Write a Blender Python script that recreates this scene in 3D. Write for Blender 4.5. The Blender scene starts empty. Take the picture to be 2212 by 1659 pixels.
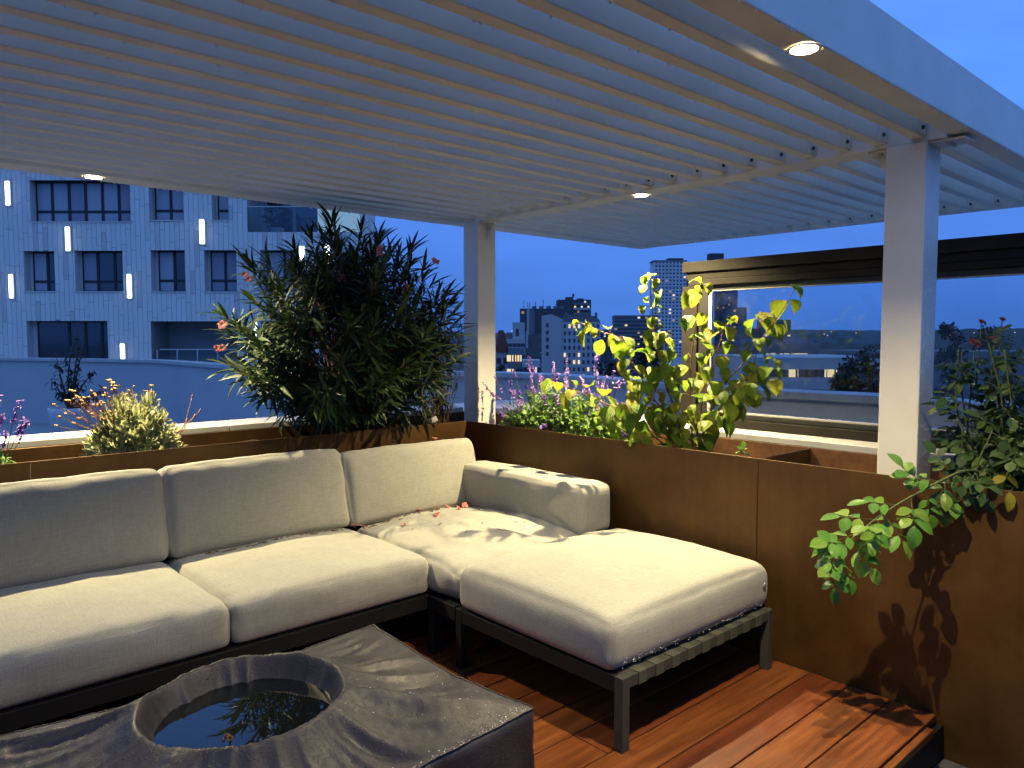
import bpy, bmesh, math, random
import numpy as np
from mathutils import Vector, Matrix, noise as mnoise
from math import sin, cos, pi, radians, sqrt, atan2, exp

random.seed(7); np.random.seed(7)
S = bpy.context.scene
COL = S.collection

# ------------------------------------------------------------------ camera
CAM = Vector((0.0, 0.0, 1.40))
YAW, PITCH, FOC = radians(47.849), radians(-3.458), 1630.0
cd = bpy.data.cameras.new('camera'); cam = bpy.data.objects.new('camera', cd); COL.objects.link(cam)
cd.sensor_fit = 'HORIZONTAL'; cd.sensor_width = 36.0; cd.lens = FOC / 2212.0 * 36.0
cd.clip_start = 0.05; cd.clip_end = 8000
cam.location = CAM; cam.rotation_euler = (radians(90) + PITCH, 0, YAW - radians(90))
S.camera = cam

# ------------------------------------------------------------------ dusk sky, faint sun, exposure
W = bpy.data.worlds.new('World'); S.world = W; W.use_nodes = True
wn, wl = W.node_tree.nodes, W.node_tree.links
wn.clear()
SKY_GAIN = 1.0
tcw = wn.new('ShaderNodeTexCoord'); sepw = wn.new('ShaderNodeSeparateXYZ'); wl.new(tcw.outputs['Generated'], sepw.inputs[0])
rw = wn.new('ShaderNodeValToRGB'); wl.new(sepw.outputs[2], rw.inputs[0])
els = rw.color_ramp.elements
for p_, c_ in ((.14, (.085,.245,.82)), (.30, (.108,.32,1.0)), (.55, (.15,.36,.98))):
    e_ = els.new(p_); e_.color = (*c_, 1)
els[0].position = 0.0; els[0].color = (.060,.185,.63,1); els[-1].position = 1.0; els[-1].color = (.19,.38,.92,1)
# thin, slightly darker dusk cloud banks
mpw = wn.new('ShaderNodeMapping'); mpw.inputs['Scale'].default_value = (1.6, 1.6, 7); wl.new(tcw.outputs['Generated'], mpw.inputs[0])
nzw = wn.new('ShaderNodeTexNoise'); nzw.inputs['Scale'].default_value = 1.7; nzw.inputs['Detail'].default_value = 5; wl.new(mpw.outputs[0], nzw.inputs['Vector'])
mrw = wn.new('ShaderNodeMapRange'); mrw.inputs['From Min'].default_value = .35; mrw.inputs['From Max'].default_value = .65; mrw.inputs['To Min'].default_value = .88; mrw.inputs['To Max'].default_value = 1.06
wl.new(nzw.outputs[0], mrw.inputs[0])
tint = wn.new('ShaderNodeMix'); tint.data_type = 'RGBA'; tint.blend_type = 'MULTIPLY'; tint.inputs[0].default_value = 1.0
wl.new(rw.outputs[0], tint.inputs[6]); wl.new(mrw.outputs[0], tint.inputs[7])
bg = wn.new('ShaderNodeBackground'); bg.inputs[1].default_value = SKY_GAIN
wo = wn.new('ShaderNodeOutputWorld')
wl.new(tint.outputs[2], bg.inputs[0]); wl.new(bg.outputs[0], wo.inputs[0])

sl = bpy.data.lights.new('sun', 'SUN'); sl.energy = 0.02; sl.angle = radians(25); sl.color = (0.75, 0.85, 1.0)
so = bpy.data.objects.new('sun', sl); COL.objects.link(so)
so.rotation_euler = (radians(60), 0, radians(-20))
S.view_settings.view_transform = 'Standard'; S.view_settings.look = 'None'
S.view_settings.exposure = 0.15; S.view_settings.gamma = 1.0; S.view_settings.use_curve_mapping = False
S.cycles.use_denoising = True
try: S.cycles.denoiser = 'OPENIMAGEDENOISE'
except Exception: pass
S.cycles.max_bounces = 8; S.cycles.diffuse_bounces = 4; S.cycles.glossy_bounces = 3
S.cycles.transparent_max_bounces = 16; S.cycles.sample_clamp_indirect = 4.0
S.cycles.caustics_reflective = False; S.cycles.caustics_refractive = False

LAMP_COLOR = (1.0, 0.82, 0.44)
LAMP_WATT = 285.0

# ------------------------------------------------------------------ viewing geometry (measured points -> metres)
_w = Vector((cos(YAW) * cos(PITCH), sin(YAW) * cos(PITCH), sin(PITCH)))
_r = Vector((sin(YAW), -cos(YAW), 0)); _u = _r.cross(_w)
_wh = Vector((cos(YAW), sin(YAW), 0))
def ray(x, y): return _w + _r * ((x - 1106) / FOC) - _u * ((y - 829.5) / FOC)
def hit(x, y, ax, v):
    d = ray(x, y); return CAM + d * ((v - CAM[ax]) / d[ax])
def at_depth(x, y, dep):
    d = ray(x, y); return CAM + d * (dep / d.dot(_wh))

# ------------------------------------------------------------------ helpers
class MB:
    def __init__(s): s.v = []; s.f = []; s.uv = None
    def add(s, vs, fs):
        o = len(s.v); s.v.extend([tuple(p) for p in vs]); s.f.extend([tuple(i + o for i in f) for f in fs]); return s
    def box(s, x0, x1, y0, y1, z0, z1):
        return s.add([(x0,y0,z0),(x1,y0,z0),(x1,y1,z0),(x0,y1,z0),(x0,y0,z1),(x1,y0,z1),(x1,y1,z1),(x0,y1,z1)],
                     [(0,3,2,1),(4,5,6,7),(0,1,5,4),(1,2,6,5),(2,3,7,6),(3,0,4,7)])
    def tube(s, pts, rad, n=6, cap=True):
        pts = [Vector(p) for p in pts]
        if not hasattr(rad, '__len__'): rad = [rad] * len(pts)
        o = len(s.v); up = None
        for i, p in enumerate(pts):
            t = (pts[min(i+1, len(pts)-1)] - pts[max(i-1, 0)])
            t = t.normalized() if t.length > 1e-9 else Vector((0,0,1))
            if up is None: up = Vector((1,0,0)) if abs(t.x) < .9 else Vector((0,1,0))
            a = (up - t * up.dot(t))
            a = a.normalized() if a.length > 1e-6 else t.orthogonal().normalized()
            up = a; b = t.cross(a)
            for k in range(n):
                q = 2*pi*k/n; s.v.append(tuple(p + (a*cos(q) + b*sin(q)) * rad[i]))
        for i in range(len(pts)-1):
            for k in range(n):
                k2 = (k+1) % n
                s.f.append((o+i*n+k, o+i*n+k2, o+(i+1)*n+k2, o+(i+1)*n+k))
        if cap:
            s.f.append(tuple(o + k for k in reversed(range(n)))); e = o + (len(pts)-1)*n
            s.f.append(tuple(e + k for k in range(n)))
        return s
    def lathe(s, prof, c, n=20):
        o = len(s.v)
        for r, z in prof:
            for k in range(n):
                q = 2*pi*k/n; s.v.append((c[0]+r*cos(q), c[1]+r*sin(q), c[2]+z))
        for i in range(len(prof)-1):
            for k in range(n):
                k2 = (k+1) % n; s.f.append((o+i*n+k, o+i*n+k2, o+(i+1)*n+k2, o+(i+1)*n+k))
        return s
    def mesh(s, name, mat=None, smooth=False):
        m = bpy.data.meshes.new(name); m.from_pydata(s.v, [], s.f); m.update()
        if mat: m.materials.append(mat)
        if smooth: m.polygons.foreach_set('use_smooth', [True] * len(m.polygons))
        return m
    def build(s, name, mat, parent=None, smooth=False, bevel=0, seg=2):
        o = bpy.data.objects.new(name, s.mesh(name, mat, smooth)); COL.objects.link(o)
        if parent: o.parent = parent
        if bevel:
            b = o.modifiers.new('bevel', 'BEVEL'); b.width = bevel; b.segments = seg; b.limit_method = 'ANGLE'
        return o

def tag(o, label=None, cat=None, group=None, kind=None):
    if label: o['label'] = label
    if cat: o['category'] = cat
    if group: o['group'] = group
    if kind: o['kind'] = kind
    return o
def empty(name, label, cat, loc=(0,0,0), rz=0, group=None, kind=None):
    o = bpy.data.objects.new(name, None); COL.objects.link(o); o.location = loc; o.rotation_euler = (0,0,rz)
    o.empty_display_size = .1
    return tag(o, label, cat, group, kind)
def link(name, mesh, parent=None, mw=None):
    o = bpy.data.objects.new(name, mesh); COL.objects.link(o)
    if parent: o.parent = parent
    if mw is not None: o.matrix_local = mw
    return o

# ------------------------------------------------------------------ materials
def mat(name, col, rough=.6, metal=0, spec=.5, build=None):
    m = bpy.data.materials.new(name); m.use_nodes = True
    nt = m.node_tree; b = nt.nodes['Principled BSDF']
    b.inputs['Base Color'].default_value = (*col, 1); b.inputs['Roughness'].default_value = rough
    b.inputs['Metallic'].default_value = metal; b.inputs['Specular IOR Level'].default_value = spec
    if build: build(nt, b)
    return m
def N(nt, typ, **kw):
    n = nt.nodes.new(typ)
    for k, v in kw.items():
        if k.startswith('i_'):
            key = k[2:].replace('_', ' ')
            n.inputs[key].default_value = v
        else: setattr(n, k, v)
    return n
def coords(nt, kind='Object', scale=(1,1,1), rot=(0,0,0)):
    tc = N(nt, 'ShaderNodeTexCoord'); mp = N(nt, 'ShaderNodeMapping')
    mp.inputs['Scale'].default_value = scale; mp.inputs['Rotation'].default_value = rot
    nt.links.new(tc.outputs[kind], mp.inputs['Vector']); return mp.outputs[0]
def noise_(nt, vec, scale, detail=4, rough=.55):
    n = N(nt, 'ShaderNodeTexNoise'); n.inputs['Scale'].default_value = scale; n.inputs['Detail'].default_value = detail
    n.inputs['Roughness'].default_value = rough
    if vec is not None: nt.links.new(vec, n.inputs['Vector'])
    return n.outputs[0]
def ramp(nt, fac, stops):
    r = N(nt, 'ShaderNodeValToRGB'); e = r.color_ramp.elements
    while len(e) < len(stops): e.new(.5)
    for k, (p, c) in enumerate(stops): e[k].position = p; e[k].color = (*c, 1) if len(c) == 3 else c
    nt.links.new(fac, r.inputs[0]); return r.outputs[0]
def bump(nt, b, h, strength=.3, dist=.01):
    n = N(nt, 'ShaderNodeBump'); n.inputs['Strength'].default_value = strength; n.inputs['Distance'].default_value = dist
    nt.links.new(h, n.inputs['Height']); nt.links.new(n.outputs[0], b.inputs['Normal']); return n
def mixc(nt, fac, a, b, mode='MIX'):
    m = N(nt, 'ShaderNodeMix', data_type='RGBA', blend_type=mode)
    for idx, v in ((0, fac), (6, a), (7, b)):
        if hasattr(v, 'is_output'): nt.links.new(v, m.inputs[idx])
        elif idx == 0: m.inputs[0].default_value = v
        else: m.inputs[idx].default_value = (*v, 1)
    return m.outputs[2]

def b_paint(nt, b):
    v = coords(nt, 'Object')
    n1 = noise_(nt, v, 5, 5); n2 = noise_(nt, v, 420, 2); n3 = noise_(nt, v, 60, 3)
    c = ramp(nt, n1, [(.3, (.74,.695,.60)), (.7, (.81,.765,.67))])
    nt.links.new(c, b.inputs['Base Color'])
    r = ramp(nt, n3, [(.35, (.36,)*3), (.7, (.55,)*3)]); nt.links.new(r, b.inputs['Roughness'])
    bump(nt, b, n2, .25, .002)
M_PAINT = mat('powder_coated_aluminium', (.55,.54,.52), .45, build=b_paint)
def b_corten(nt, b):
    v = coords(nt, 'Object')
    n1 = noise_(nt, v, 3.2, 6, .6); n2 = noise_(nt, v, 38, 5, .7)
    n3 = noise_(nt, coords(nt, 'Object', (26,26,1.3)), 1.0, 4, .6)
    m0 = N(nt, 'ShaderNodeMath', operation='MULTIPLY_ADD'); m0.inputs[1].default_value = .22; nt.links.new(n3, m0.inputs[0]); nt.links.new(n1, m0.inputs[2])
    m = N(nt, 'ShaderNodeMath', operation='MULTIPLY_ADD'); m.inputs[1].default_value = .22
    nt.links.new(n2, m.inputs[0]); nt.links.new(m0.outputs[0], m.inputs[2])
    c = ramp(nt, m.outputs[0], [(.36, (.044,.020,.0052)), (.60, (.074,.035,.0090)), (.95, (.118,.058,.0150))])
    nt.links.new(c, b.inputs['Base Color'])
    r = ramp(nt, n1, [(.3, (.42,)*3), (.7, (.58,)*3)]); nt.links.new(r, b.inputs['Roughness'])
    bump(nt, b, n2, .12, .004)
M_CORTEN = mat('corten_steel', (.13,.06,.02), .42, .55, build=b_corten)
def b_rust(nt, b):
    v = coords(nt, 'Object'); n1 = noise_(nt, v, 8, 7, .7)
    c = ramp(nt, n1, [(.35, (.06,.022,.007)), (.65, (.16,.062,.016))]); nt.links.new(c, b.inputs['Base Color'])
    bump(nt, b, n1, .3, .004)
M_RUST = mat('raw_rusty_steel', (.25,.1,.03), .75, build=b_rust)
def b_soil(nt, b):
    v = coords(nt, 'Object'); n1 = noise_(nt, v, 45, 8, .75)
    c = ramp(nt, n1, [(.35, (.012,.009,.007)), (.7, (.05,.034,.022))]); nt.links.new(c, b.inputs['Base Color'])
    bump(nt, b, n1, .9, .03)
M_SOIL = mat('soil', (.03,.02,.015), .95, build=b_soil)
def b_white(nt, b):
    v = coords(nt, 'Object'); n1 = noise_(nt, v, 2.5, 7, .65)
    c = ramp(nt, n1, [(.3, (.50,.50,.49)), (.7, (.66,.66,.64))]); nt.links.new(c, b.inputs['Base Color'])
    bump(nt, b, noise_(nt, v, 160, 3), .15, .003)
M_WHITE = mat('pale_render', (.6,.6,.58), .7, build=b_white)
def b_cop(nt, b):
    v = coords(nt, 'Object'); n1 = noise_(nt, v, 3.5, 7, .65)
    nt.links.new(ramp(nt, n1, [(.3, (.34,.34,.335)), (.7, (.46,.46,.45))]), b.inputs['Base Color'])
def b_par(nt, b):
    v = coords(nt, 'Object'); n1 = noise_(nt, v, 1.2, 5, .5)
    nt.links.new(ramp(nt, n1, [(.3, (.40,.40,.40)), (.7, (.44,.44,.44))]), b.inputs['Base Color']); bump(nt, b, noise_(nt, v, 160, 3), .1, .003)
M_PARAPET = mat('smooth_grey_render', (.42,.42,.42), .75, build=b_par)
M_COPING = mat('pale_coping_metal', (.45,.45,.44), .45, build=b_cop)
def b_wood(nt, b):
    oi = N(nt, 'ShaderNodeObjectInfo')
    tc = N(nt, 'ShaderNodeTexCoord'); mp = N(nt, 'ShaderNodeMapping')
    mp.inputs['Scale'].default_value = (1.1, 16, 16)
    cx = N(nt, 'ShaderNodeCombineXYZ'); ml = N(nt, 'ShaderNodeMath', operation='MULTIPLY'); ml.inputs[1].default_value = 37
    nt.links.new(oi.outputs['Random'], ml.inputs[0]); nt.links.new(ml.outputs[0], cx.inputs[0]); nt.links.new(ml.outputs[0], cx.inputs[1])
    nt.links.new(tc.outputs['Object'], mp.inputs[0]); nt.links.new(cx.outputs[0], mp.inputs['Location'])
    n1 = noise_(nt, mp.outputs[0], 2.0, 7, .6)
    mp2 = N(nt, 'ShaderNodeMapping'); mp2.inputs['Scale'].default_value = (3, 150, 150)
    nt.links.new(tc.outputs['Object'], mp2.inputs[0]); n2 = noise_(nt, mp2.outputs[0], 1.5, 4, .6)
    c = ramp(nt, n1, [(.28, (.075,.019,.006)), (.5, (.165,.046,.013)), (.74, (.26,.085,.023))])
    c2 = mixc(nt, .55, c, ramp(nt, n2, [(.3, (.35,.35,.35)), (.7, (1,1,1))]), 'MULTIPLY')
    hs = N(nt, 'ShaderNodeHueSaturation'); nt.links.new(c2, hs.inputs['Color'])
    mr = N(nt, 'ShaderNodeMapRange'); mr.inputs['To Min'].default_value = .82; mr.inputs['To Max'].default_value = 1.18
    nt.links.new(oi.outputs['Random'], mr.inputs[0]); nt.links.new(mr.outputs[0], hs.inputs['Value'])
    mr2 = N(nt, 'ShaderNodeMapRange'); mr2.inputs['To Min'].default_value = .493; mr2.inputs['To Max'].default_value = .506
    nt.links.new(oi.outputs['Random'], mr2.inputs[0]); nt.links.new(mr2.outputs[0], hs.inputs['Hue'])
    nt.links.new(hs.outputs[0], b.inputs['Base Color'])
    n3 = noise_(nt, tc.outputs['Object'], 9, 4)
    nt.links.new(ramp(nt, n3, [(.35, (.30,)*3), (.65, (.40,)*3)]), b.inputs['Roughness'])
    bump(nt, b, n2, .22, .003)
M_WOOD = mat('oiled_hardwood', (.2,.06,.02), .4, build=b_wood)
def b_dark(nt, b):
    v = coords(nt, 'Object'); n1 = noise_(nt, v, 30, 6, .7)
    nt.links.new(ramp(nt, n1, [(.3, (.03,.032,.036)), (.7, (.085,.085,.09))]), b.inputs['Base Color']); bump(nt, b, n1, .5, .01)
M_ROOFWALK = mat('bounce_pale_roof_gravel', (.3,.3,.29), .9)  # floor tone made pale to bounce lamp light up to the slats
M_FLOOR = mat('grey_paving', (.06,.06,.06), .5, build=b_dark)
M_BROWN = mat('bronze_aluminium', (.055,.046,.036), .42, .3)
def b_brown(nt, b):
    v = coords(nt, 'Object'); n = noise_(nt, v, 6, 5)
    nt.links.new(ramp(nt, n, [(.3, (.015,.013,.011)), (.7, (.022,.019,.016))]), b.inputs['Base Color'])
    bump(nt, b, noise_(nt, v, 350, 2), .1, .002)
M_BROWN = mat('bronze_aluminium', (.02,.018,.015), .65, 0, .12, build=b_brown)
M_BLACKSEAL = mat('black_rubber_seal', (.012,.012,.012), .5)
M_BEAD = mat('pale_glazing_bead', (.42,.40,.38), .4)

def glass_mat(name, tintc=(.93,.96,.96), rough=0.0, dirt=0.0):
    m = bpy.data.materials.new(name); m.use_nodes = True; nt = m.node_tree; nt.nodes.clear()
    o = N(nt, 'ShaderNodeOutputMaterial'); t = N(nt, 'ShaderNodeBsdfTransparent'); t.inputs[0].default_value = (*tintc, 1)
    g = N(nt, 'ShaderNodeBsdfGlossy'); g.inputs['Roughness'].default_value = rough; g.inputs[0].default_value = (1,1,1,1)
    lw = N(nt, 'ShaderNodeFresnel'); lw.inputs[0].default_value = 1.5
    mx = N(nt, 'ShaderNodeMixShader'); nt.links.new(lw.outputs[0], mx.inputs[0]); nt.links.new(t.outputs[0], mx.inputs[1]); nt.links.new(g.outputs[0], mx.inputs[2])
    out = mx.outputs[0]
    if dirt:
        d = N(nt, 'ShaderNodeBsdfDiffuse'); d.inputs[0].default_value = (.6,.62,.65,1)
        v = coords(nt, 'Object'); n = noise_(nt, v, 4, 8, .75)
        f = ramp(nt, n, [(.45, (0,0,0)), (.85, (dirt,)*3)])
        m2 = N(nt, 'ShaderNodeMixShader'); nt.links.new(f, m2.inputs[0]); nt.links.new(out, m2.inputs[1]); nt.links.new(d.outputs[0], m2.inputs[2]); out = m2.outputs[0]
    nt.links.new(out, o.inputs[0]); return m
M_GLASS = glass_mat('clear_glass', (.86,.91,.93), 0.0, .035)
M_GLASS_B = glass_mat('balcony_glass', (.75,.85,.9), 0.02)

def b_fabric(nt, b):
    tc = N(nt, 'ShaderNodeTexCoord')
    def st(sc): 
        mp = N(nt, 'ShaderNodeMapping'); mp.inputs['Scale'].default_value = sc; nt.links.new(tc.outputs['Object'], mp.inputs[0]); return noise_(nt, mp.outputs[0], 1.0, 3, .6)
    a = st((14, 260, 260)); c_ = st((260, 14, 260)); d = st((260, 260, 14))
    ad = N(nt, 'ShaderNodeMath', operation='ADD'); nt.links.new(a, ad.inputs[0]); nt.links.new(c_, ad.inputs[1])
    ad2 = N(nt, 'ShaderNodeMath', operation='ADD'); nt.links.new(ad.outputs[0], ad2.inputs[0]); nt.links.new(d, ad2.inputs[1])
    dv = N(nt, 'ShaderNodeMath', operation='DIVIDE'); dv.inputs[1].default_value = 3; nt.links.new(ad2.outputs[0], dv.inputs[0])
    big = noise_(nt, tc.outputs['Object'], 2.2, 5, .6)
    c1 = ramp(nt, dv.outputs[0], [(.36, (.250,.243,.208)), (.5, (.305,.298,.258)), (.64, (.365,.357,.312))])
    c2 = mixc(nt, 1.0, c1, ramp(nt, big, [(.3, (.86,.86,.87)), (.65, (1,1,1))]), 'MULTIPLY')
    nt.links.new(c2, b.inputs['Base Color'])
    bump(nt, b, dv.outputs[0], .55, .004)
    b.inputs['Sheen Weight'].default_value = .15; b.inputs['Sheen Roughness'].default_value = .5
M_FABRIC = mat('linen_outdoor_fabric', (.52,.48,.42), .88, spec=.2, build=b_fabric)
M_FRAME = mat('anthracite_frame', (.006,.006,.006), .6, spec=.3)
M_STRAP_A = mat('olive_strap', (.060,.058,.042), .75)
M_STRAP_B = mat('dark_olive_strap', (.036,.034,.026), .75)
def b_cover(nt, b):
    v = coords(nt, 'Object'); n1 = noise_(nt, v, 6, 6, .65); n2 = noise_(nt, v, 320, 3); n3 = noise_(nt, v, 120, 2)
    nt.links.new(ramp(nt, n1, [(.3, (.013,.0115,.016)), (.7, (.025,.021,.027))]), b.inputs['Base Color'])
    nt.links.new(ramp(nt, n1, [(.35, (.44,)*3), (.65, (.66,)*3)]), b.inputs['Roughness'])
    ad = N(nt, 'ShaderNodeMath', operation='MULTIPLY_ADD'); ad.inputs[1].default_value = .5
    nt.links.new(n2, ad.inputs[0]); nt.links.new(ramp(nt, n3, [(.58, (0,0,0)), (.66, (1,1,1))]), ad.inputs[2])
    bump(nt, b, ad.outputs[0], .35, .003)
M_COVER = mat('wet_black_cover_cloth', (.08,.07,.078), .4, build=b_cover)
M_WATER = mat('rain_water', (.004,.005,.006), .015, spec=.6)
M_DROP = mat('water_droplet', (.95,.96,.97), .06, 0, 1.0)
M_STEEL = mat('stainless_bolt', (.5,.5,.5), .3, 1)
M_BOLT = mat('dark_bolt', (.05,.05,.05), .4, .6)

def emis(name, col, st):
    m = bpy.data.materials.new(name); m.use_nodes = True; nt = m.node_tree; nt.nodes.clear()
    o = N(nt, 'ShaderNodeOutputMaterial'); e = N(nt, 'ShaderNodeEmission'); e.inputs[0].default_value = (*col, 1); e.inputs[1].default_value = st
    nt.links.new(e.outputs[0], o.inputs[0]); return m
M_LENS = emis('lit_lamp_lens', (1, .80, .42), 350)
M_LED = emis('white_led_strip', (.80, .95, 1.0), 5)

def leaf_mat(name, stops, vein=.0, edge=None, rough=.42, transl=.35, veinscale=16, spec=.5):
    m = bpy.data.materials.new(name); m.use_nodes = True; nt = m.node_tree; b = nt.nodes['Principled BSDF']; o = nt.nodes['Material Output']
    oi = N(nt, 'ShaderNodeObjectInfo'); ge = N(nt, 'ShaderNodeNewGeometry')
    ad = N(nt, 'ShaderNodeMath', operation='ADD'); nt.links.new(oi.outputs['Random'], ad.inputs[0]); nt.links.new(ge.outputs['Random Per Island'], ad.inputs[1])
    fr = N(nt, 'ShaderNodeMath', operation='FRACT'); nt.links.new(ad.outputs[0], fr.inputs[0])
    c = ramp(nt, fr.outputs[0], stops)
    uvn = N(nt, 'ShaderNodeUVMap'); sp = N(nt, 'ShaderNodeSeparateXYZ'); nt.links.new(uvn.outputs[0], sp.inputs[0])
    au = N(nt, 'ShaderNodeMath', operation='ABSOLUTE'); sb = N(nt, 'ShaderNodeMath', operation='SUBTRACT'); sb.inputs[1].default_value = .5
    nt.links.new(sp.outputs[0], sb.inputs[0]); nt.links.new(sb.outputs[0], au.inputs[0])
    n1 = noise_(nt, uvn.outputs[0], 5, 4)
    c = mixc(nt, .5, c, ramp(nt, n1, [(.3, (.62,.62,.62)), (.7, (1.2,1.2,1.2))]), 'MULTIPLY')
    if edge:
        e1 = N(nt, 'ShaderNodeMath', operation='MAXIMUM'); e2 = N(nt, 'ShaderNodeMath', operation='MULTIPLY'); e2.inputs[1].default_value = 2
        nt.links.new(au.outputs[0], e2.inputs[0]); nt.links.new(e2.outputs[0], e1.inputs[0]); nt.links.new(sp.outputs[1], e1.inputs[1])
        e3 = N(nt, 'ShaderNodeMath', operation='MULTIPLY'); nt.links.new(e1.outputs[0], e3.inputs[0]); nt.links.new(n1, e3.inputs[1])
        f = ramp(nt, e3.outputs[0], [(.44, (0,0,0)), (.60, (1,1,1))])
        c = mixc(nt, f, c, edge)
    nt.links.new(c, b.inputs['Base Color']); b.inputs['Roughness'].default_value = rough; b.inputs['Specular IOR Level'].default_value = spec
    if vein:
        s1 = N(nt, 'ShaderNodeMath', operation='MULTIPLY_ADD'); s1.inputs[1].default_value = -1.3; nt.links.new(au.outputs[0], s1.inputs[0]); nt.links.new(sp.outputs[1], s1.inputs[2])
        s2 = N(nt, 'ShaderNodeMath', operation='MULTIPLY'); s2.inputs[1].default_value = veinscale * 2.6; nt.links.new(s1.outputs[0], s2.inputs[0])
        s3 = N(nt, 'ShaderNodeMath', operation='SINE'); nt.links.new(s2.outputs[0], s3.inputs[0])
        bump(nt, b, s3.outputs[0], vein, .004)
    t = N(nt, 'ShaderNodeBsdfTranslucent'); nt.links.new(c, t.inputs[0])
    mx = N(nt, 'ShaderNodeMixShader'); mx.inputs[0].default_value = transl
    nt.links.new(b.outputs[0], mx.inputs[1]); nt.links.new(t.outputs[0], mx.inputs[2]); nt.links.new(mx.outputs[0], o.inputs[0])
    return m
L_OLE = leaf_mat('oleander_leaf', [(0, (.018,.036,.013)), (.5, (.030,.057,.018)), (.8, (.045,.078,.022)), (1, (.07,.09,.025))], rough=.5, transl=.15, spec=.3)
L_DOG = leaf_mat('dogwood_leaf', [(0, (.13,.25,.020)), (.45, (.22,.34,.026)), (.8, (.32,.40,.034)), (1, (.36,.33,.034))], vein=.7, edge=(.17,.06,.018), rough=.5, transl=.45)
L_SAL = leaf_mat('sage_leaf', [(0, (.08,.17,.03)), (.5, (.14,.26,.04)), (1, (.22,.34,.07))], rough=.55, transl=.3)
L_ROSE = leaf_mat('rose_leaf', [(0, (.018,.045,.012)), (.6, (.04,.085,.018)), (1, (.075,.12,.025))], vein=.4, rough=.34, transl=.25)
L_ROSEY = leaf_mat('young_rose_leaf', [(0, (.07,.19,.022)), (.6, (.11,.26,.03)), (1, (.20,.30,.04))], vein=.4, rough=.34, transl=.32)
L_YELLOW = leaf_mat('yellowing_leaf', [(0, (.25,.26,.015)), (1, (.30,.22,.02))], vein=.3, rough=.4, transl=.4)
L_SANT = leaf_mat('silver_leaf', [(0, (.36,.40,.15)), (.5, (.52,.55,.26)), (1, (.64,.65,.36))], rough=.8, transl=.35, spec=.2)
L_DRY = leaf_mat('dry_leaf', [(0, (.035,.03,.014)), (.6, (.06,.05,.02)), (1, (.09,.065,.025))], rough=.7, transl=.25)
L_DARK = leaf_mat('dark_leaf', [(0, (.008,.014,.008)), (1, (.022,.032,.016))], rough=.6, transl=.15)
F_PURP = leaf_mat('purple_petal', [(0, (.22,.11,.44)), (.5, (.36,.20,.60)), (1, (.52,.33,.68))], rough=.6, transl=.4)
F_PINK = leaf_mat('pink_petal', [(0, (.55,.13,.11)), (.5, (.65,.20,.17)), (1, (.6,.28,.22))], rough=.6, transl=.4)
F_RED = leaf_mat('red_petal', [(0, (.25,.02,.02)), (1, (.30,.07,.03))], rough=.6, transl=.3)
F_BUTTON = leaf_mat('dry_button_flower', [(0, (.32,.18,.07)), (1, (.55,.34,.14))], rough=.9, transl=.1)
M_STEM_G = mat('green_stem', (.07,.095,.025), .6)
M_STEM_B = mat('brown_stem', (.10,.055,.028), .7)
M_STEM_R = mat('reddish_stem', (.16,.075,.035), .6)
M_STEM_DRY = mat('dry_stalk', (.23,.105,.035), .8)

# ------------------------------------------------------------------ leaves
def leaf_mesh(name, L, Wd, m, tip=1.0, fold=.2, curl=.25, ny=5, belly=.42, twist=0.0):
    """leaf along +Y from its stalk, upper side +Z, UV u across, v along"""
    vs, uv, fs = [], [], []
    for j in range(ny + 1):
        t = j / ny
        if t < belly: w = sin(pi/2 * (t/belly)) ** .8
        else: w = cos(pi/2 * ((t-belly)/(1-belly))) ** tip
        w = max(w, .04) * Wd / 2
        a = curl * t * 1.6
        y = L * (sin(a) / (curl*1.6)) if abs(curl) > 1e-4 else L * t
        z = -L * ((1-cos(a)) / (curl*1.6)) if abs(curl) > 1e-4 else 0
        for k in (-1, 0, 1):
            x = k * w; zz = z + abs(k) * w * fold
            tw = twist * t; vs.append((x*cos(tw) - (zz-z)*sin(tw), y, z + x*sin(tw) + (zz-z)*cos(tw))); uv.append((.5 + .5*k, t))
    for j in range(ny):
        for k in range(2):
            a = j*3 + k; fs.append((a, a+1, a+4, a+3))
    me = bpy.data.meshes.new(name); me.from_pydata(vs, [], fs); me.update()
    me.polygons.foreach_set('use_smooth', [True]*len(fs))
    ul = me.uv_layers.new(name='UVMap')
    for p in me.polygons:
        for li in p.loop_indices: ul.data[li].uv = uv[me.loops[li].vertex_index]
    me.materials.append(m); return me
def basis(loc, d, n, s=1.0):
    y = Vector(d).normalized(); z = Vector(n); z = z - y*z.dot(y)
    z = z.normalized() if z.length > 1e-5 else y.orthogonal().normalized()
    x = y.cross(z)
    M = Matrix(((x.x*s, y.x*s, z.x*s, loc[0]), (x.y*s, y.y*s, z.y*s, loc[1]), (x.z*s, y.z*s, z.z*s, loc[2]), (0,0,0,1)))
    return M
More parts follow.
